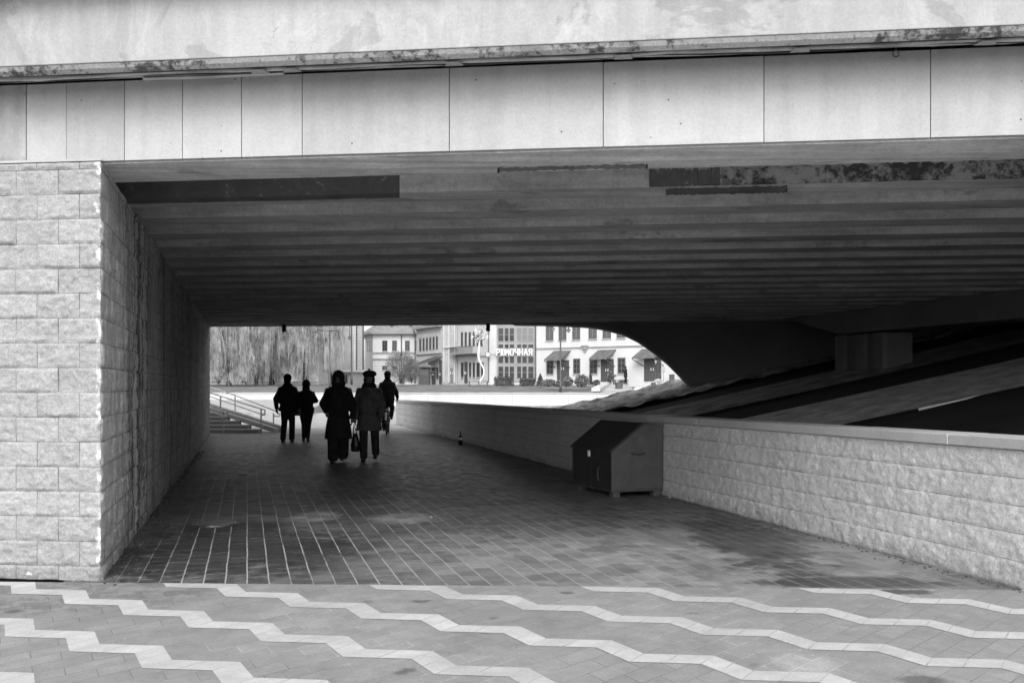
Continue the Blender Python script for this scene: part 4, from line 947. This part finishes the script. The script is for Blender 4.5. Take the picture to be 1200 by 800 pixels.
for i, chh in enumerate(word):
    m = MB()
    for stk in Lk[chh]:
        for (a, b_) in zip(stk, stk[1:]):
            A_ = g.w(ka+cw*(i+a[0]*.72+.08), .34, zb+hgt*a[1]); B_ = g.w(ka+cw*(i+b_[0]*.72+.08), .34, zb+hgt*b_[1]); d = (B_-A_); L_ = d.length; d.normalize(); pr_ = d.cross(g.n).normalized()*.05
            A_ -= d*.04; B_ += d*.04; m.box8([A_-pr_, B_-pr_, B_+pr_, A_+pr_, A_-pr_+g.n*.08, B_-pr_+g.n*.08, B_+pr_+g.n*.08, A_+pr_+g.n*.08])
    m.build('letter', M['paint'], sg)
m = MB(); g.box(m, ka, kb, .26, .3, zb+hgt*.5-.03, zb+hgt*.5+.03); m.build('support_rail', M['framel'], sg)
rs = thing('round_sign', 'small round white sign on a bracket left of the cafe lettering', 'sign', g.w(0, .3, 4.3)); k_, z_ = g.sz(573.5, 415.5)
m = MB(); c = g.w(k_, .55, z_); m.tube([c, c+g.n*.08], .2, 20); m.build('disc', M['paint'], rs); m = MB(); m.tube([c+V(math.cos(t*.3)*.23, 0, math.sin(t*.3)*.23)+g.n*.03 for t in range(22)], .035, 6); m.build('ring', M['frame'], rs); m = MB(); m.tube([c+V(.3, .0, 0), g.w(k_+.9, .05, z_)], .03, 5); m.build('bracket', M['frame'], rs)
# balcony building
h3 = bld('balcony_building', 'pale building with tall narrow windows and an iron balcony left of the cafe', 555, 100)
g = Facade(536, 103.5, 572, 98.4, h3); k0, k1 = g.wall(M['cream'], 536, 571.9, 1.3, 8.4, 8); m = MB(); g.box(m, k0, k1, -8.3, .35, 8.4, 8.7); m.build('eaves', M['greyr'], h3)
for x in (540.6, 545, 549.7, 554.4, 559, 563.5): g.window(x, 389, x+2.1, 405.5, 1, 2, 'frame', 'glass', False, .1)
for x, wd in ((540.6, 2.8), (550, 2.2), (554.4, 2.4), (558.8, 3.6), (564.2, 2.6)): g.window(x, 424.5, x+wd, 442, 1, 1, 'frame', 'glass', True, .1)
door(g, 544.6, 424, 548, 449); g.slab('string_course', M['greyl'], 536.5, 416.5, 571.5, 418, 0, .12)
bs_ = g.slab('balcony', M['greyr'], 529+8, 413.3, 563, 415, 0, 1.0); k0, _ = g.sz(537, 413); k1, _ = g.sz(563, 413); zt = g.sz(550, 406)[1]; z0 = g.sz(550, 413.2)[1]; m = MB(); g.box(m, k0, k1, .93, .98, zt-.05, zt)
for q in range(40): kk = k0+(k1-k0)*q/39; g.box(m, kk-.012, kk+.012, .94, .965, z0, zt-.051)
m.build('railing', M['frame'], bs_)
# grey portal between
h4 = bld('grey_portal_building', 'narrow grey facade with pilasters between the balcony building and the awnings', 527, 102)
g = Facade(518.5, 103.2, 536, 103.4, h4); g.wall(M['greyl'], 518.5, 535.9, 1.3, 8.5, 6)
for x in (519.4, 525.2, 531.8): g.slab('pilaster', M['cream'], x, 378, x+1.3, 448, 0, .2)
for x0, y0, x1, y1 in ((521.4, 384, 524.4, 391), (521.6, 394, 524.4, 405), (527.4, 391, 530.8, 399), (533, 391, 535.4, 399), (522, 410, 525, 414), (527.5, 420, 530.6, 427), (533, 420, 535.4, 428)): g.window(x0, y0, x1, y1, 2, 2, 'framel', 'glassl', False, .06)
g.slab('cornice', M['cream'], 518.7, 405.8, 535.8, 407.2, .201, .35); door(g, 527.4, 431, 531.2, 449, 'greyr')
# receding facade with narrow windows and awnings
h5 = bld('awning_building', 'pale receding facade with six narrow upper windows and sloping awnings', 503, 105)
g = Facade(488, 110, 518.3, 103.4, h5); k0, k1 = g.wall(M['cream'], 488, 518.3, 1.3, 7.55, 8); m = MB(); g.box(m, k0-.3, k1, -8, .5, 7.55, 7.8); m.build('eaves', M['greyr'], h5)
m = MB(); m.prism([g.w(k0-.3, .5, 7.802), g.w(k0-.3, -8, 7.802), g.w(k0-.3, -3.8, 10)], g.t*(k1-k0+.3)); m.build('roof', M['roof'], h5)
for i in range(6):
    x = 491.8+i*3.9; y0 = 397-i*.5; g.window(x, y0, x+1.9, y0+14.5, 1, 2, 'frame', 'glass', False, .12); g.slab('lintel', M['white'], x-.2, y0-4.6, x+2.1, y0-1.4, 0, .06)
g.slab('string_course', M['greyr'], 488.5, 414.2, 518, 415, 0, .15)
door(g, 506.5, 430, 510.6, 450); g.window(511.6, 430, 514, 444, 1, 1, 'frame', 'glass', False); door(g, 515, 422, 518, 450)
canopy(g, 503, 420, 512, 498, 429.5, 505, 2.0, 'awning'); canopy(g, 510, 417.6, 518.2, 504, 430, 512.5, 2.4, 'awning')
m = MB(); m.tube([g.w(k0-.1, .3, 7.5), g.w(k0-.1, .12, 7.0), g.w(k0-.1, .12, 1.6)], .07, 6); m.build('downpipe', M['frame'], h5)
# hip-roofed house
h6 = bld('hip_roof_house', 'white house with a grey hip roof and dormers, left of the awnings', 458, 112)
g = Facade(437, 112, 492, 112, h6); k0, k1 = g.wall(M['white'], 437, 492, 1.3, 7.2, 9)
gs = Facade(428, 116, 437, 112, h6); gs.wall(M['white'], 428, 436.95, 1.3, 7.2, 5, 'corner_wall')
m = MB(); a = g.w(0, .5, 7.2); zr = 7.2
E = [gs.w(-.5, .5, zr), g.w(-.2, .55, zr), g.w(k1+.5, .55, zr), g.w(k1+.5, -9, zr), g.w(-2, -9, zr)]; rz = 9.9
m.prism(E, (0, 0, .2)); m.build('eaves', M['greyr'], h6)
m = MB(); R0, R1 = g.w(1.8, -4, rz), g.w(k1+.5, -4, rz); E2 = [e+V(0, 0, .203) for e in E]
m.face([E2[0], E2[1], R0]); m.face([E2[1], E2[2], R1, R0]); m.face([E2[2], E2[3], R1]); m.face([E2[3], E2[4], R0, R1]); m.face([E2[4], E2[0], R0]); m.build('roof', M['roof'], h6)
for x in (454, 476): 
    k_, _ = g.sz(x, 388); k2, _ = g.sz(x+9.5, 388); m = MB(); g.box(m, k_, k2, -2.5, -.6, 7.5, 8.5); d = m.build('dormer', M['greyr'], h6); m = MB(); g.box(m, k_+.25, k2-.25, -.598, -.58, 7.8, 8.35); m.build('pane', M['glass'], d)
for x0, x1 in ((448, 454), (459.6, 465.2), (474.6, 480.2), (486.5, 491.5)): g.window(x0, 399, x1, 411.3, 2, 3, 'frame', 'glass', True, .06)
for x0, x1 in ((448, 454), (460, 466), (478, 488)): g.window(x0, 428.5, x1, 433.4, 2, 1, 'frame', 'glass', True, .06)
for y in (412.6, 419.8): g.slab('string_course', M['greyl'], 437, y, 492, y+1, 0, .15)
for i in range(9): g.slab('rustication_groove', M['greyr'], 437, 422.5+i*3, 492, 422.8+i*3, 0, .012)
for x in (430.5, 432.6, 434.8): gs.window(x, 399, x+1.1, 411, 1, 1, 'greyl', 'glassl', False, .1)
m = MB(); k_, z_ = g.sz(470.5, 392); m.tube([g.w(k_, .12, z_), g.w(k_, .12, 2)], .06, 6); m.build('downpipe', M['frame'], h6)
door(g, 468, 437, 474, 449.5)
# rusticated tower corner
h7 = bld('rusticated_corner_building', 'tall narrow pale facade with downpipes left of the hip-roofed house', 420, 104)
g = Facade(413.5, 104, 425.6, 105, h7); k0, k1 = g.wall(M['cream'], 413.5, 425.6, 1.3, 10.5, 6); m = MB(); g.box(m, k0-.1, k1+.1, -6.1, .25, 10.5, 10.8); m.build('eaves', M['greyr'], h7)
for i in range(18): g.slab('rustication_groove', M['greyr'], 417.5, 384+i*3.7, 423.5, 384.35+i*3.7, 0, .02)
g.slab('pilaster', M['white'], 413.7, 377, 416.2, 449, 0, .15)
for x in (416.6, 424.6): m = MB(); k_, z_ = g.sz(x, 378); m.tube([g.w(k_, .15, 9.5), g.w(k_, .15, 1.6)], .08, 6); m.build('downpipe', M['frame'], h7)
door(g, 415.3, 436, 417.9, 450, 'frame')
# far pale block and kiosk
h8 = bld('distant_pale_block', 'distant pale multi-storey block between the willows and the narrow facade', 400, 190)
g = Facade(384, 190, 416, 190, h8); g.wall(M['cream'], 384, 416, 1.3, 10.6, 8); m = MB(); g.box(m, 0, 6.2, -8, .4, 10.6, 10.9); m.build('eaves', M['greyl'], h8)
for r in range(3):
    for c in range(5): x = 394+c*4.2; y = 393+r*13; g.window(x, y, x+2.2, y+7, 1, 1, 'greyl', 'glassl', False, .15)
h9 = bld('flat_roof_kiosk', 'low pale flat-roofed pavilion behind the hooded walker', 400, 100)
g = Facade(385, 100, 412.5, 99, h9); k0, k1 = g.wall(M['greyl'], 385, 412.5, 1.3, 2.75, 3); m = MB(); g.box(m, k0-.3, k1+.2, -3.2, .6, 2.76, 3.0); m.build('roof', M['quay'], h9)
for x in (388, 394, 403): g.window(x, 438.5, x+4.5, 449, 2, 1, 'frame', 'glass', False)
# ----- street things on the far side
def lamp(x, D, zb, ytop, arms, label):
    X = (x-HX)/F*D; top = EYE+(HY-ytop)/F*D; L = thing('street_lamp', label, 'street lamp', (X, D, zb), 'old-style street lamps')
    m = MB(); m.tube([(X, D, zb), (X, D, zb+.7), (X, D, zb+.75), (X, D, top)], [.11, .10, .075, .055], 8); m.build('post', M['iron'], L, True)
    for (ax, ay) in arms:
        q = px(ax, ay, D); m = MB(); m.tube([(X, D, top-.05), (X+(q.x-X)*.5, D, top+.0), (q.x, D, top-.03), (q.x, D, q.z+.4)], .035, 6); m.build('arm', M['iron'], L, True)
        m = MB(); m.rings([(q.x, D, q.z+z, r, r) for z, r in ((.4, .04), (.3, .07), (.22, .16), (.2, .2))], 12); la = m.build('lantern', M['iron'], L, True)
        m = MB(); m.rings([(q.x, D, q.z+z, r, r) for z, r in ((.0, .07), (.1, .13), (.195, .17))], 12); m.build('lamp_shade', M['greyr'], la, True)
lamp(656.9, 79.5, .8, 380.5, ((647.8, 388), (666.2, 389.5)), 'tall street lamp with two lanterns standing on the grass before the white house')
lamp(386.5, 85, 1.05, 387, ((369, 393), (397, 399)), 'dark street lamp with cross arms at the right side of the willows')
lamp(412, 96, 1.5, 378, ((409.8, 398),), 'single lantern street lamp against the narrow rusticated facade')
# sculpture
sx_ = px(563, 449, 93); sc_ = thing('street_sculpture', 'white curved-stem metal tree sculpture with a spiky crown before the balcony building', 'sculpture', (sx_.x, 93, 1.5))
m = MB(); P = lambda x, y: px(x, y, 93); m.tube([P(562, 398), P(561.5, 404), P(561, 411), P(560.6, 416), P(561.2, 421), P(563.3, 425.5), P(565.8, 429.5), P(567, 433), P(567, 438), P(565, 443), P(562, 449)], [.03, .06, .09, .1, .09, .08, .07, .06, .06, .07, .2], 10); m.build('stem', M['paint'], sc_, True)
m = MB(); m2 = MB(); random.seed(5); cc = P(563, 394)
for k in range(260):
    d = Vector((random.gauss(0, 1), random.gauss(0, 1), random.gauss(0, 1))).normalized(); r0 = random.uniform(.1, .85); a = cc+Vector((d.x*.85, d.y*.85, d.z*.95))*r0; L_ = random.uniform(.12, .32); s_ = d.orthogonal().normalized()*random.uniform(.02, .05)
    t_ = Vector((random.gauss(0, .4), random.gauss(0, .4), random.gauss(0, .4))); e = a+(d+t_).normalized()*L_; (m if k % 5 < 3 else m2).prism([a, a.lerp(e, .5)+s_, e, a.lerp(e, .5)-s_], s_.cross(d)*.3)
m.build('leaves', M['paint'], sc_); m2.build('dark_leaves', M['frame'], sc_)
def bench(x0, x1, D, zb, label, tab=.5):
    a, b_ = (x0-HX)/F*D, (x1-HX)/F*D; o = thing('bench', label, 'bench', ((a+b_)/2, D, zb), 'benches on the far bank'); m = MB(); m.box((a, D-.25, zb+tab-.06), (b_, D+.25, zb+tab)); m.build('seat', M['frame'], o)
    for q in (a+.1, (a+b_)/2, b_-.2): m = MB(); m.box((q, D-.2, zb), (q+.1, D+.2, zb+tab-.061)); m.build('leg', M['frame'], o)
    return o
bench(548, 573, 91, 1.33, 'dark bench in front of the metal tree sculpture')
b3 = bench(719, 736, 91, 1.5, 'left half of the long bench by the standing person', .45); bench(736.6, 753.6, 91, 1.5, 'right half of the long bench by the standing person', .45)
o = thing('railing', 'dark horizontal rail on posts behind the long bench', 'railing', px(736, 448, 91.6)); m = MB(); a, b_ = px(719, 440, 91.6), px(753.6, 440, 91.6); m.box((a.x, 91.55, a.z-.07), (b_.x, 91.65, a.z+.08)); m.build('top_rail', M['frame'], o)
for t in (0, .5, 1): q = a.x+(b_.x-a.x)*t; m = MB(); m.box((q-.04, 91.56, 1.35), (q+.04, 91.64, a.z-.071)); m.build('post', M['frame'], o)
def planter(x0, y0, x1, y1, D, label):
    a, b_ = px(x0, y1, D), px(x1, y0, D); o = thing('planter', label, 'planter', (a.x, D, a.z), 'dark planters on the far bank'); m = MB(); m.rings([((a.x+b_.x)/2, D, a.z, (b_.x-a.x)*.44, .3), ((a.x+b_.x)/2, D, b_.z-.03, (b_.x-a.x)*.5, .34)], 4+12); m.build('tub', M['frame'], o)
    m = MB(); m.rings([((a.x+b_.x)/2, D, b_.z-.028, (b_.x-a.x)*.44, .28), ((a.x+b_.x)/2, D, b_.z+.0, (b_.x-a.x)*.4, .24)], 16); m.build('soil', M['bark'], o)
planter(720.6, 448, 730, 455, 84, 'wide dark planter tub on the grass left of the standing person'); planter(763, 448, 768.5, 454.5, 84, 'small dark planter tub below the wide garage door')
for (x0, x1, lb) in ((693, 708, 'left pale stone kerb flanking the steps up the grass bank'), (743, 760, 'right pale stone kerb flanking the steps up the grass bank')):
    a, b_ = px(x0, 458.5, 79.5), px(x1, 450, 90); m = MB(); w = Vector((.7, 0, 0)); m.box8([a, a+w, b_+w, b_, a+V(0, 0, .28), a+w+V(0, 0, .28), b_+w+V(0, 0, .2), b_+V(0, 0, .2)]); tag(m.build('step_kerb', M['quay']), lb, 'kerb', 'kerbs of the bank steps')
m = MB()
for i in range(7): m.box((((702-HX)/F*82), 80.5+i*1.2, .85+i*.09), (((744-HX)/F*82), 81.8+i*1.2, .97+i*.09))
tag(m.build('bank_steps', M['greyl']), 'broad grey steps up the grass bank between two pale kerbs', 'steps')
o = thing('litter_bin', 'dark rectangular litter bin at the right end of the white house', 'litter bin', px(787, 448, 87)); a, b_ = px(784.7, 448.6, 87), px(790, 438.5, 87); m = MB(); m.box((a.x, 86.8, a.z), (b_.x, 87.2, b_.z-.06)); m.build('body', M['wood'], o); m = MB(); m.box((a.x-.03, 86.77, b_.z-.058), (b_.x+.03, 87.23, b_.z)); m.build('rim', M['frame'], o)
o = thing('sign_post', 'small pale sign post right of the wide garage door', 'sign', px(777.5, 447, 87)); a, b_ = px(777.5, 447.5, 87), px(777.5, 430, 87); m = MB(); m.tube([a, b_], .03, 6); m.build('post', M['greyr'], o); m = MB(); m.box((a.x-.12, 86.93, b_.z-.5), (a.x+.12, 86.96, b_.z)); m.build('board', M['greyl'], o)
m = MB(); c = px(771, 446.3, 86.5); random.seed(2); m.ball(c, .3, 8, (1.2, .8, .6)); m.v = [v+Vector((random.uniform(-.05, .05),)*3) for v in m.v]; tag(m.build('boulder', M['greyl']), 'pale boulder lying at the foot of the wide garage door', 'rock')
# dark kiosk with parasol
kx = thing('market_kiosk', 'dark kiosk box under a pointed parasol roof beside the awnings', 'kiosk', px(497, 450, 100)); a, b_ = px(491, 450.5, 100), px(503, 430.5, 100); m = MB(); m.box((a.x, 99.5, 1.5), (b_.x, 100.6, b_.z)); m.build('body', M['wood'], kx); m = MB(); c = (a+b_)/2
m.rings([(c.x, 100, b_.z+.02, 1.05, .9), (c.x, 100, b_.z+.1, 1.0, .85), (c.x, 100, b_.z+.45, .05, .05)], 8); m.build('roof', M['awn'], kx)
m = MB(); m.box((a.x+.1, 99.47, 2.4), (b_.x-.1, 99.499, 3.0)); m.build('hatch', M['frame'], kx)
# terrace tables / hedge boxes
def hedge(x0, x1, y0, y1, D, label, mat='leaf', depth=.5, n=900):
    a, b_ = px(x0, y1, D), px(x1, y0, D); m = MB(); random.seed(int(x0*10))
    for k in range(n):
        p = Vector((random.uniform(a.x, b_.x), D+random.uniform(-depth, depth), random.uniform(a.z, b_.z))); s_ = random.uniform(.04, .1); q = Vector((random.gauss(0, 1), random.gauss(0, 1), random.gauss(0, 1))).normalized(); r = q.orthogonal().normalized()*s_; t = q.cross(r)
        m.face([p-r, p-t*.6, p+r, p+t*.6])
    o = thing('hedge', label, 'hedge', (a.x, D, a.z), 'clipped hedges on the far bank'); m.build('foliage', M[mat], o); m = MB(); m.box((a.x+.15, D-depth*.6, 1.2), (b_.x-.15, D+depth*.6, b_.z-.15)); m.build('inner_growth', M['bark'], o)
hedge(579, 602, 441, 451, 92, 'boxy clipped hedge before the left half of the glass front'); hedge(609, 627, 443, 451, 92, 'boxy clipped hedge before the right half of the glass front')
def bush(x, yb, yt, wpx, D, label, kind, n=700, name='shrub'):
    a = px(x, yb, D); H_ = (yb-yt)/F*D; R = wpx/F*D/2; o = thing(name, label, 'shrub', (a.x, D, a.z), 'shrubs on the far bank'); m = MB(); tr = MB(); random.seed(int(x*3))
    for k in range(9):
        t = random.uniform(0, 6.28); e = a+Vector((math.cos(t)*R*.7, math.sin(t)*R*.7, H_*random.uniform(.6, .95))); tr.tube([a, a.lerp(e, .5)+V(0, 0, .1), e], [.04, .025, .01], 5)
    tr.build('stems', M['bark'], o)
    for k in range(n):
        d = Vector((random.gauss(0, 1), random.gauss(0, 1), random.gauss(0, 1))).normalized()*random.uniform(.35, 1.05)**.6
        if kind == 'cone': z = random.random(); t = random.uniform(0, 6.28); rr = R*(1-z)**.8*random.uniform(.6, 1); p = a+Vector((math.cos(t)*rr, math.sin(t)*rr, z*H_))
        else: p = a+Vector((d.x*R, d.y*R, H_*(.52+d.z*.5)))
        s_ = random.uniform(.03, .08)*(1.3 if kind != 'twig' else 1); q = Vector((random.gauss(0, 1), random.gauss(0, 1), random.gauss(0, 1))).normalized(); r = q.orthogonal().normalized()
        if kind == 'twig': m.tube([p, p+(q*.7+d*.6+V(0, 0, .3))*.35], [.012, .006], 3, cap=False)
        else: m.face([p-r*s_, p-q.cross(r)*s_*.6, p+r*s_, p+q.cross(r)*s_*.6])
    m.build('crown', M['bush' if kind != 'cone' else 'leaf'], o)
bush(470, 449.5, 414, 36, 93, 'large bare twiggy bush in front of the hip-roofed house', 'twig', 2600)
bush(482, 449, 424, 20, 95, 'smaller bare bush just left of the dark kiosk', 'twig', 1200)
bush(633, 452, 438, 10, 88, 'pointed evergreen shrub left of the two-lantern lamp', 'cone', 500)
bush(643, 453, 444, 18, 84, 'low leafy shrub left of the lamp post foot', 'leaf', 600); bush(664, 453, 441, 16, 84, 'low leafy shrub just right of the lamp post', 'leaf', 700)
bush(682, 454, 439, 18, 83, 'largest round pale shrub below the lower windows', 'leaf', 1100); bush(692, 451, 437, 6, 86, 'narrow conical evergreen right of the round shrub', 'cone', 500)
bush(699, 452, 445, 9, 85, 'small low shrub beside the left step kerb', 'leaf', 400); bush(715, 448.5, 435, 8, 88, 'small round shrub in front of the middle door', 'leaf', 500); bush(654, 453, 446, 14, 83, 'low tuft of plants around the lamp post foot', 'leaf', 500)
bush(588, 452, 446, 8, 88, 'low planting before the glass front hedge', 'leaf', 300)
# ---------------------------------------------------------------- willows
def willow(x, D, H_, R, seed, label, n=1500, zb=1.4):
    random.seed(seed); X = (x-HX)/F*D; o = thing('willow_tree', label, 'tree', (X, D, zb), 'weeping willows on the far bank'); a = Vector((X, D, zb)); t = MB(); ends = []
    t.tube([a, a+V(.1, 0, H_*.15), a+V(-.1, .1, H_*.32)], [.26, .21, .18], 10); fk = a+V(-.1, .1, H_*.3)
    for k in range(11):
        w = k*2*math.pi/11+random.uniform(-.2, .2); rr = R*random.uniform(.45, .8); e = fk+Vector((math.cos(w)*rr, math.sin(w)*rr, H_*random.uniform(.3, .6))); md = fk.lerp(e, .5)+V(0, 0, H_*.1); t.tube([fk, md, e], [.13, .09, .04], 7)
        for j in range(7):
            s0_ = fk.lerp(md, random.random()) if j < 3 else md.lerp(e, random.random()); w2 = w+random.uniform(-1, 1); e2 = s0_+Vector((math.cos(w2), math.sin(w2), 0))*R*random.uniform(.15, .5)+V(0, 0, H_*random.uniform(-.02, .18)); t.tube([s0_, s0_.lerp(e2, .5)+V(0, 0, .3), e2], [.07, .045, .02], 5); ends += [(s0_.lerp(e2, .5)), e2]
        ends.append(e)
    for k in range(34):
        w = random.uniform(0, 6.28); e = random.choice(ends); q = e+Vector((math.cos(w), math.sin(w)*.6, 0))*R*random.uniform(.15, .45)+V(0, 0, -random.uniform(.3, H_*.28))
        t.tube([e, e.lerp(q, .5)+V(0, 0, .25), q], [.045, .03, .015], 4, cap=False); ends.append(q)
    t.build('trunk', M['bark'], o, True); c = MB()
    ncl = n//11
    for k in range(ncl):
        e0 = random.choice(ends)+Vector((random.gauss(0, .5), random.gauss(0, .5), random.gauss(0, .4))); w = random.uniform(0, 6.28); Lc = random.uniform(.2, 1.0)*(e0.z-zb); spread = random.uniform(.1, .45)
        d0 = Vector((math.cos(w), math.sin(w), 0))*random.uniform(.2, .9)
        for r_ in range(22):
            e = e0+Vector((random.gauss(0, spread), random.gauss(0, spread), random.gauss(0, .25))); L_ = Lc*random.uniform(.5, 1.05)
            if e.z-L_ < zb: L_ = e.z-zb-random.uniform(0, .5)
            if L_ < .4: continue
            p = e; pts = [p]; dr = d0+Vector((random.gauss(0, .2), random.gauss(0, .2), 0))
            for q in range(4): p = p+dr*(.5/(q+1))/2+Vector((random.gauss(0, .07), random.gauss(0, .07), -L_/4)); pts.append(p)
            c.tube(pts, [.011, .011, .010, .008, .005], 3, cap=False)
            for q in range(3):
                s0_ = pts[random.randrange(1, 4)]; c.tube([s0_, s0_+Vector((random.gauss(0, .2), random.gauss(0, .2), -random.uniform(.2, .6)))], [.01, .006], 3, cap=False)
    for k in range(n*3):
        e = random.choice(ends)+Vector((random.gauss(0, .9), random.gauss(0, .9), random.gauss(0, .7)))
        c.tube([e, e+Vector((random.gauss(0, .3), random.gauss(0, .3), random.gauss(-.05, .3)))], [.012, .006], 3, cap=False)
    c.build('crown', M['twig'], o)
willow(268, 92, 10.5, 4.8, 1, 'weeping willow farthest left, partly behind the abutment', 2200)
willow(318, 98, 11.5, 5.2, 2, 'broad weeping willow in the middle of the row', 2500)
willow(357, 94, 10.5, 3.5, 3, 'weeping willow at the right end of the row by the street lamp', 1500)
willow(300, 118, 12.5, 6.5, 4, 'taller weeping willow standing behind the front row', 1300); willow(235, 112, 12.5, 6.5, 6, 'weeping willow mostly hidden by the abutment wall', 900)
bush(404, 449, 405, 24, 120, 'tall bare thicket before the distant pale block', 'twig', 3000)
o = thing('far_wall', 'long low pale wall behind the willow trunks', 'wall', (-32, 130, 1.5)); m = MB(); m.box((-60, 130, 1.4), (-22.5, 130.4, 1.9)); m.build('wall_body', M['wet'], o); m = MB(); m.box((-60, 129.9, 1.901), (-22.5, 130.5, 2.0)); m.build('coping', M['cream'], o)
for x, lb in ((255, 'bare twiggy thicket at the left under the willows'), (288, 'bare twiggy thicket under the middle willow'), (322, 'bare twiggy thicket right of the middle willow'), (358, 'bare twiggy thicket at the right under the willows')): bush(x, 450, 425, 42, 124, lb, 'twig', 2200)
h10 = bld('long_pale_building', 'long pale building glimpsed through the willow branches', 310, 170)
g = Facade(190, 170, 384, 170, h10); g.wall(M['greyl'], 190, 378, 1.3, 9.5, 8); m = MB(); g.box(m, 0, 27.5, -8, .4, 9.5, 9.9); m.build('eaves', M['greyr'], h10)
for r in range(2):
    for c in range(22): x = 200+c*8; y = 402+r*20; g.window(x, y, x+3.2, y+9, 1, 1, 'greyr', 'glass', False, .15)

# ---------------------------------------------------------------- sky, sun, camera
w = bpy.data.worlds.new('World'); S.world = w; w.use_nodes = True; N_, L_ = w.node_tree.nodes, w.node_tree.links
SUN_AZ = math.radians(-178); SUN_EL = math.radians(42)          # azimuth from +Y towards +X
sky = N_.new('ShaderNodeTexSky'); sky.sky_type = 'NISHITA'; sky.sun_disc = False; sky.sun_elevation = SUN_EL; sky.sun_rotation = SUN_AZ; sky.dust_density = 3; sky.air_density = 1; sky.ozone_density = 1
bw = N_.new('ShaderNodeRGBToBW'); L_.new(sky.outputs[0], bw.inputs[0]); bg = N_['Background']; L_.new(bw.outputs[0], bg.inputs['Color']); bg.inputs['Strength'].default_value = .15
sd_ = bpy.data.lights.new('sun', 'SUN'); sd_.energy = 0.75; sd_.angle = math.radians(35); sd_.color = (1, 1, 1); so = bpy.data.objects.new('sun', sd_); C.objects.link(so)
d = Vector((math.sin(SUN_AZ)*math.cos(SUN_EL), math.cos(SUN_AZ)*math.cos(SUN_EL), math.sin(SUN_EL))); so.rotation_euler = d.to_track_quat('Z', 'Y').to_euler()
cd = bpy.data.cameras.new('camera'); co = bpy.data.objects.new('camera', cd); C.objects.link(co); co.location = (0, 0, EYE); co.rotation_euler = (math.radians(90), 0, 0)
cd.lens = 35; cd.sensor_width = 36; cd.shift_y = 51/1200; cd.clip_end = 4000; S.camera = co
S.view_settings.view_transform = 'Standard'; S.view_settings.look = 'None'; S.view_settings.exposure = 1.13; S.view_settings.gamma = 1
S.cycles.max_bounces = 8; S.cycles.diffuse_bounces = 5; S.cycles.use_denoising = True; S.cycles.denoiser = 'OPENIMAGEDENOISE'; S.cycles.denoising_prefilter = 'ACCURATE'; S.cycles.denoising_input_passes = 'RGB_ALBEDO_NORMAL'; S.cycles.sample_clamp_indirect = 10
for o in bpy.data.objects:
    if '_o' in o: del o['_o']
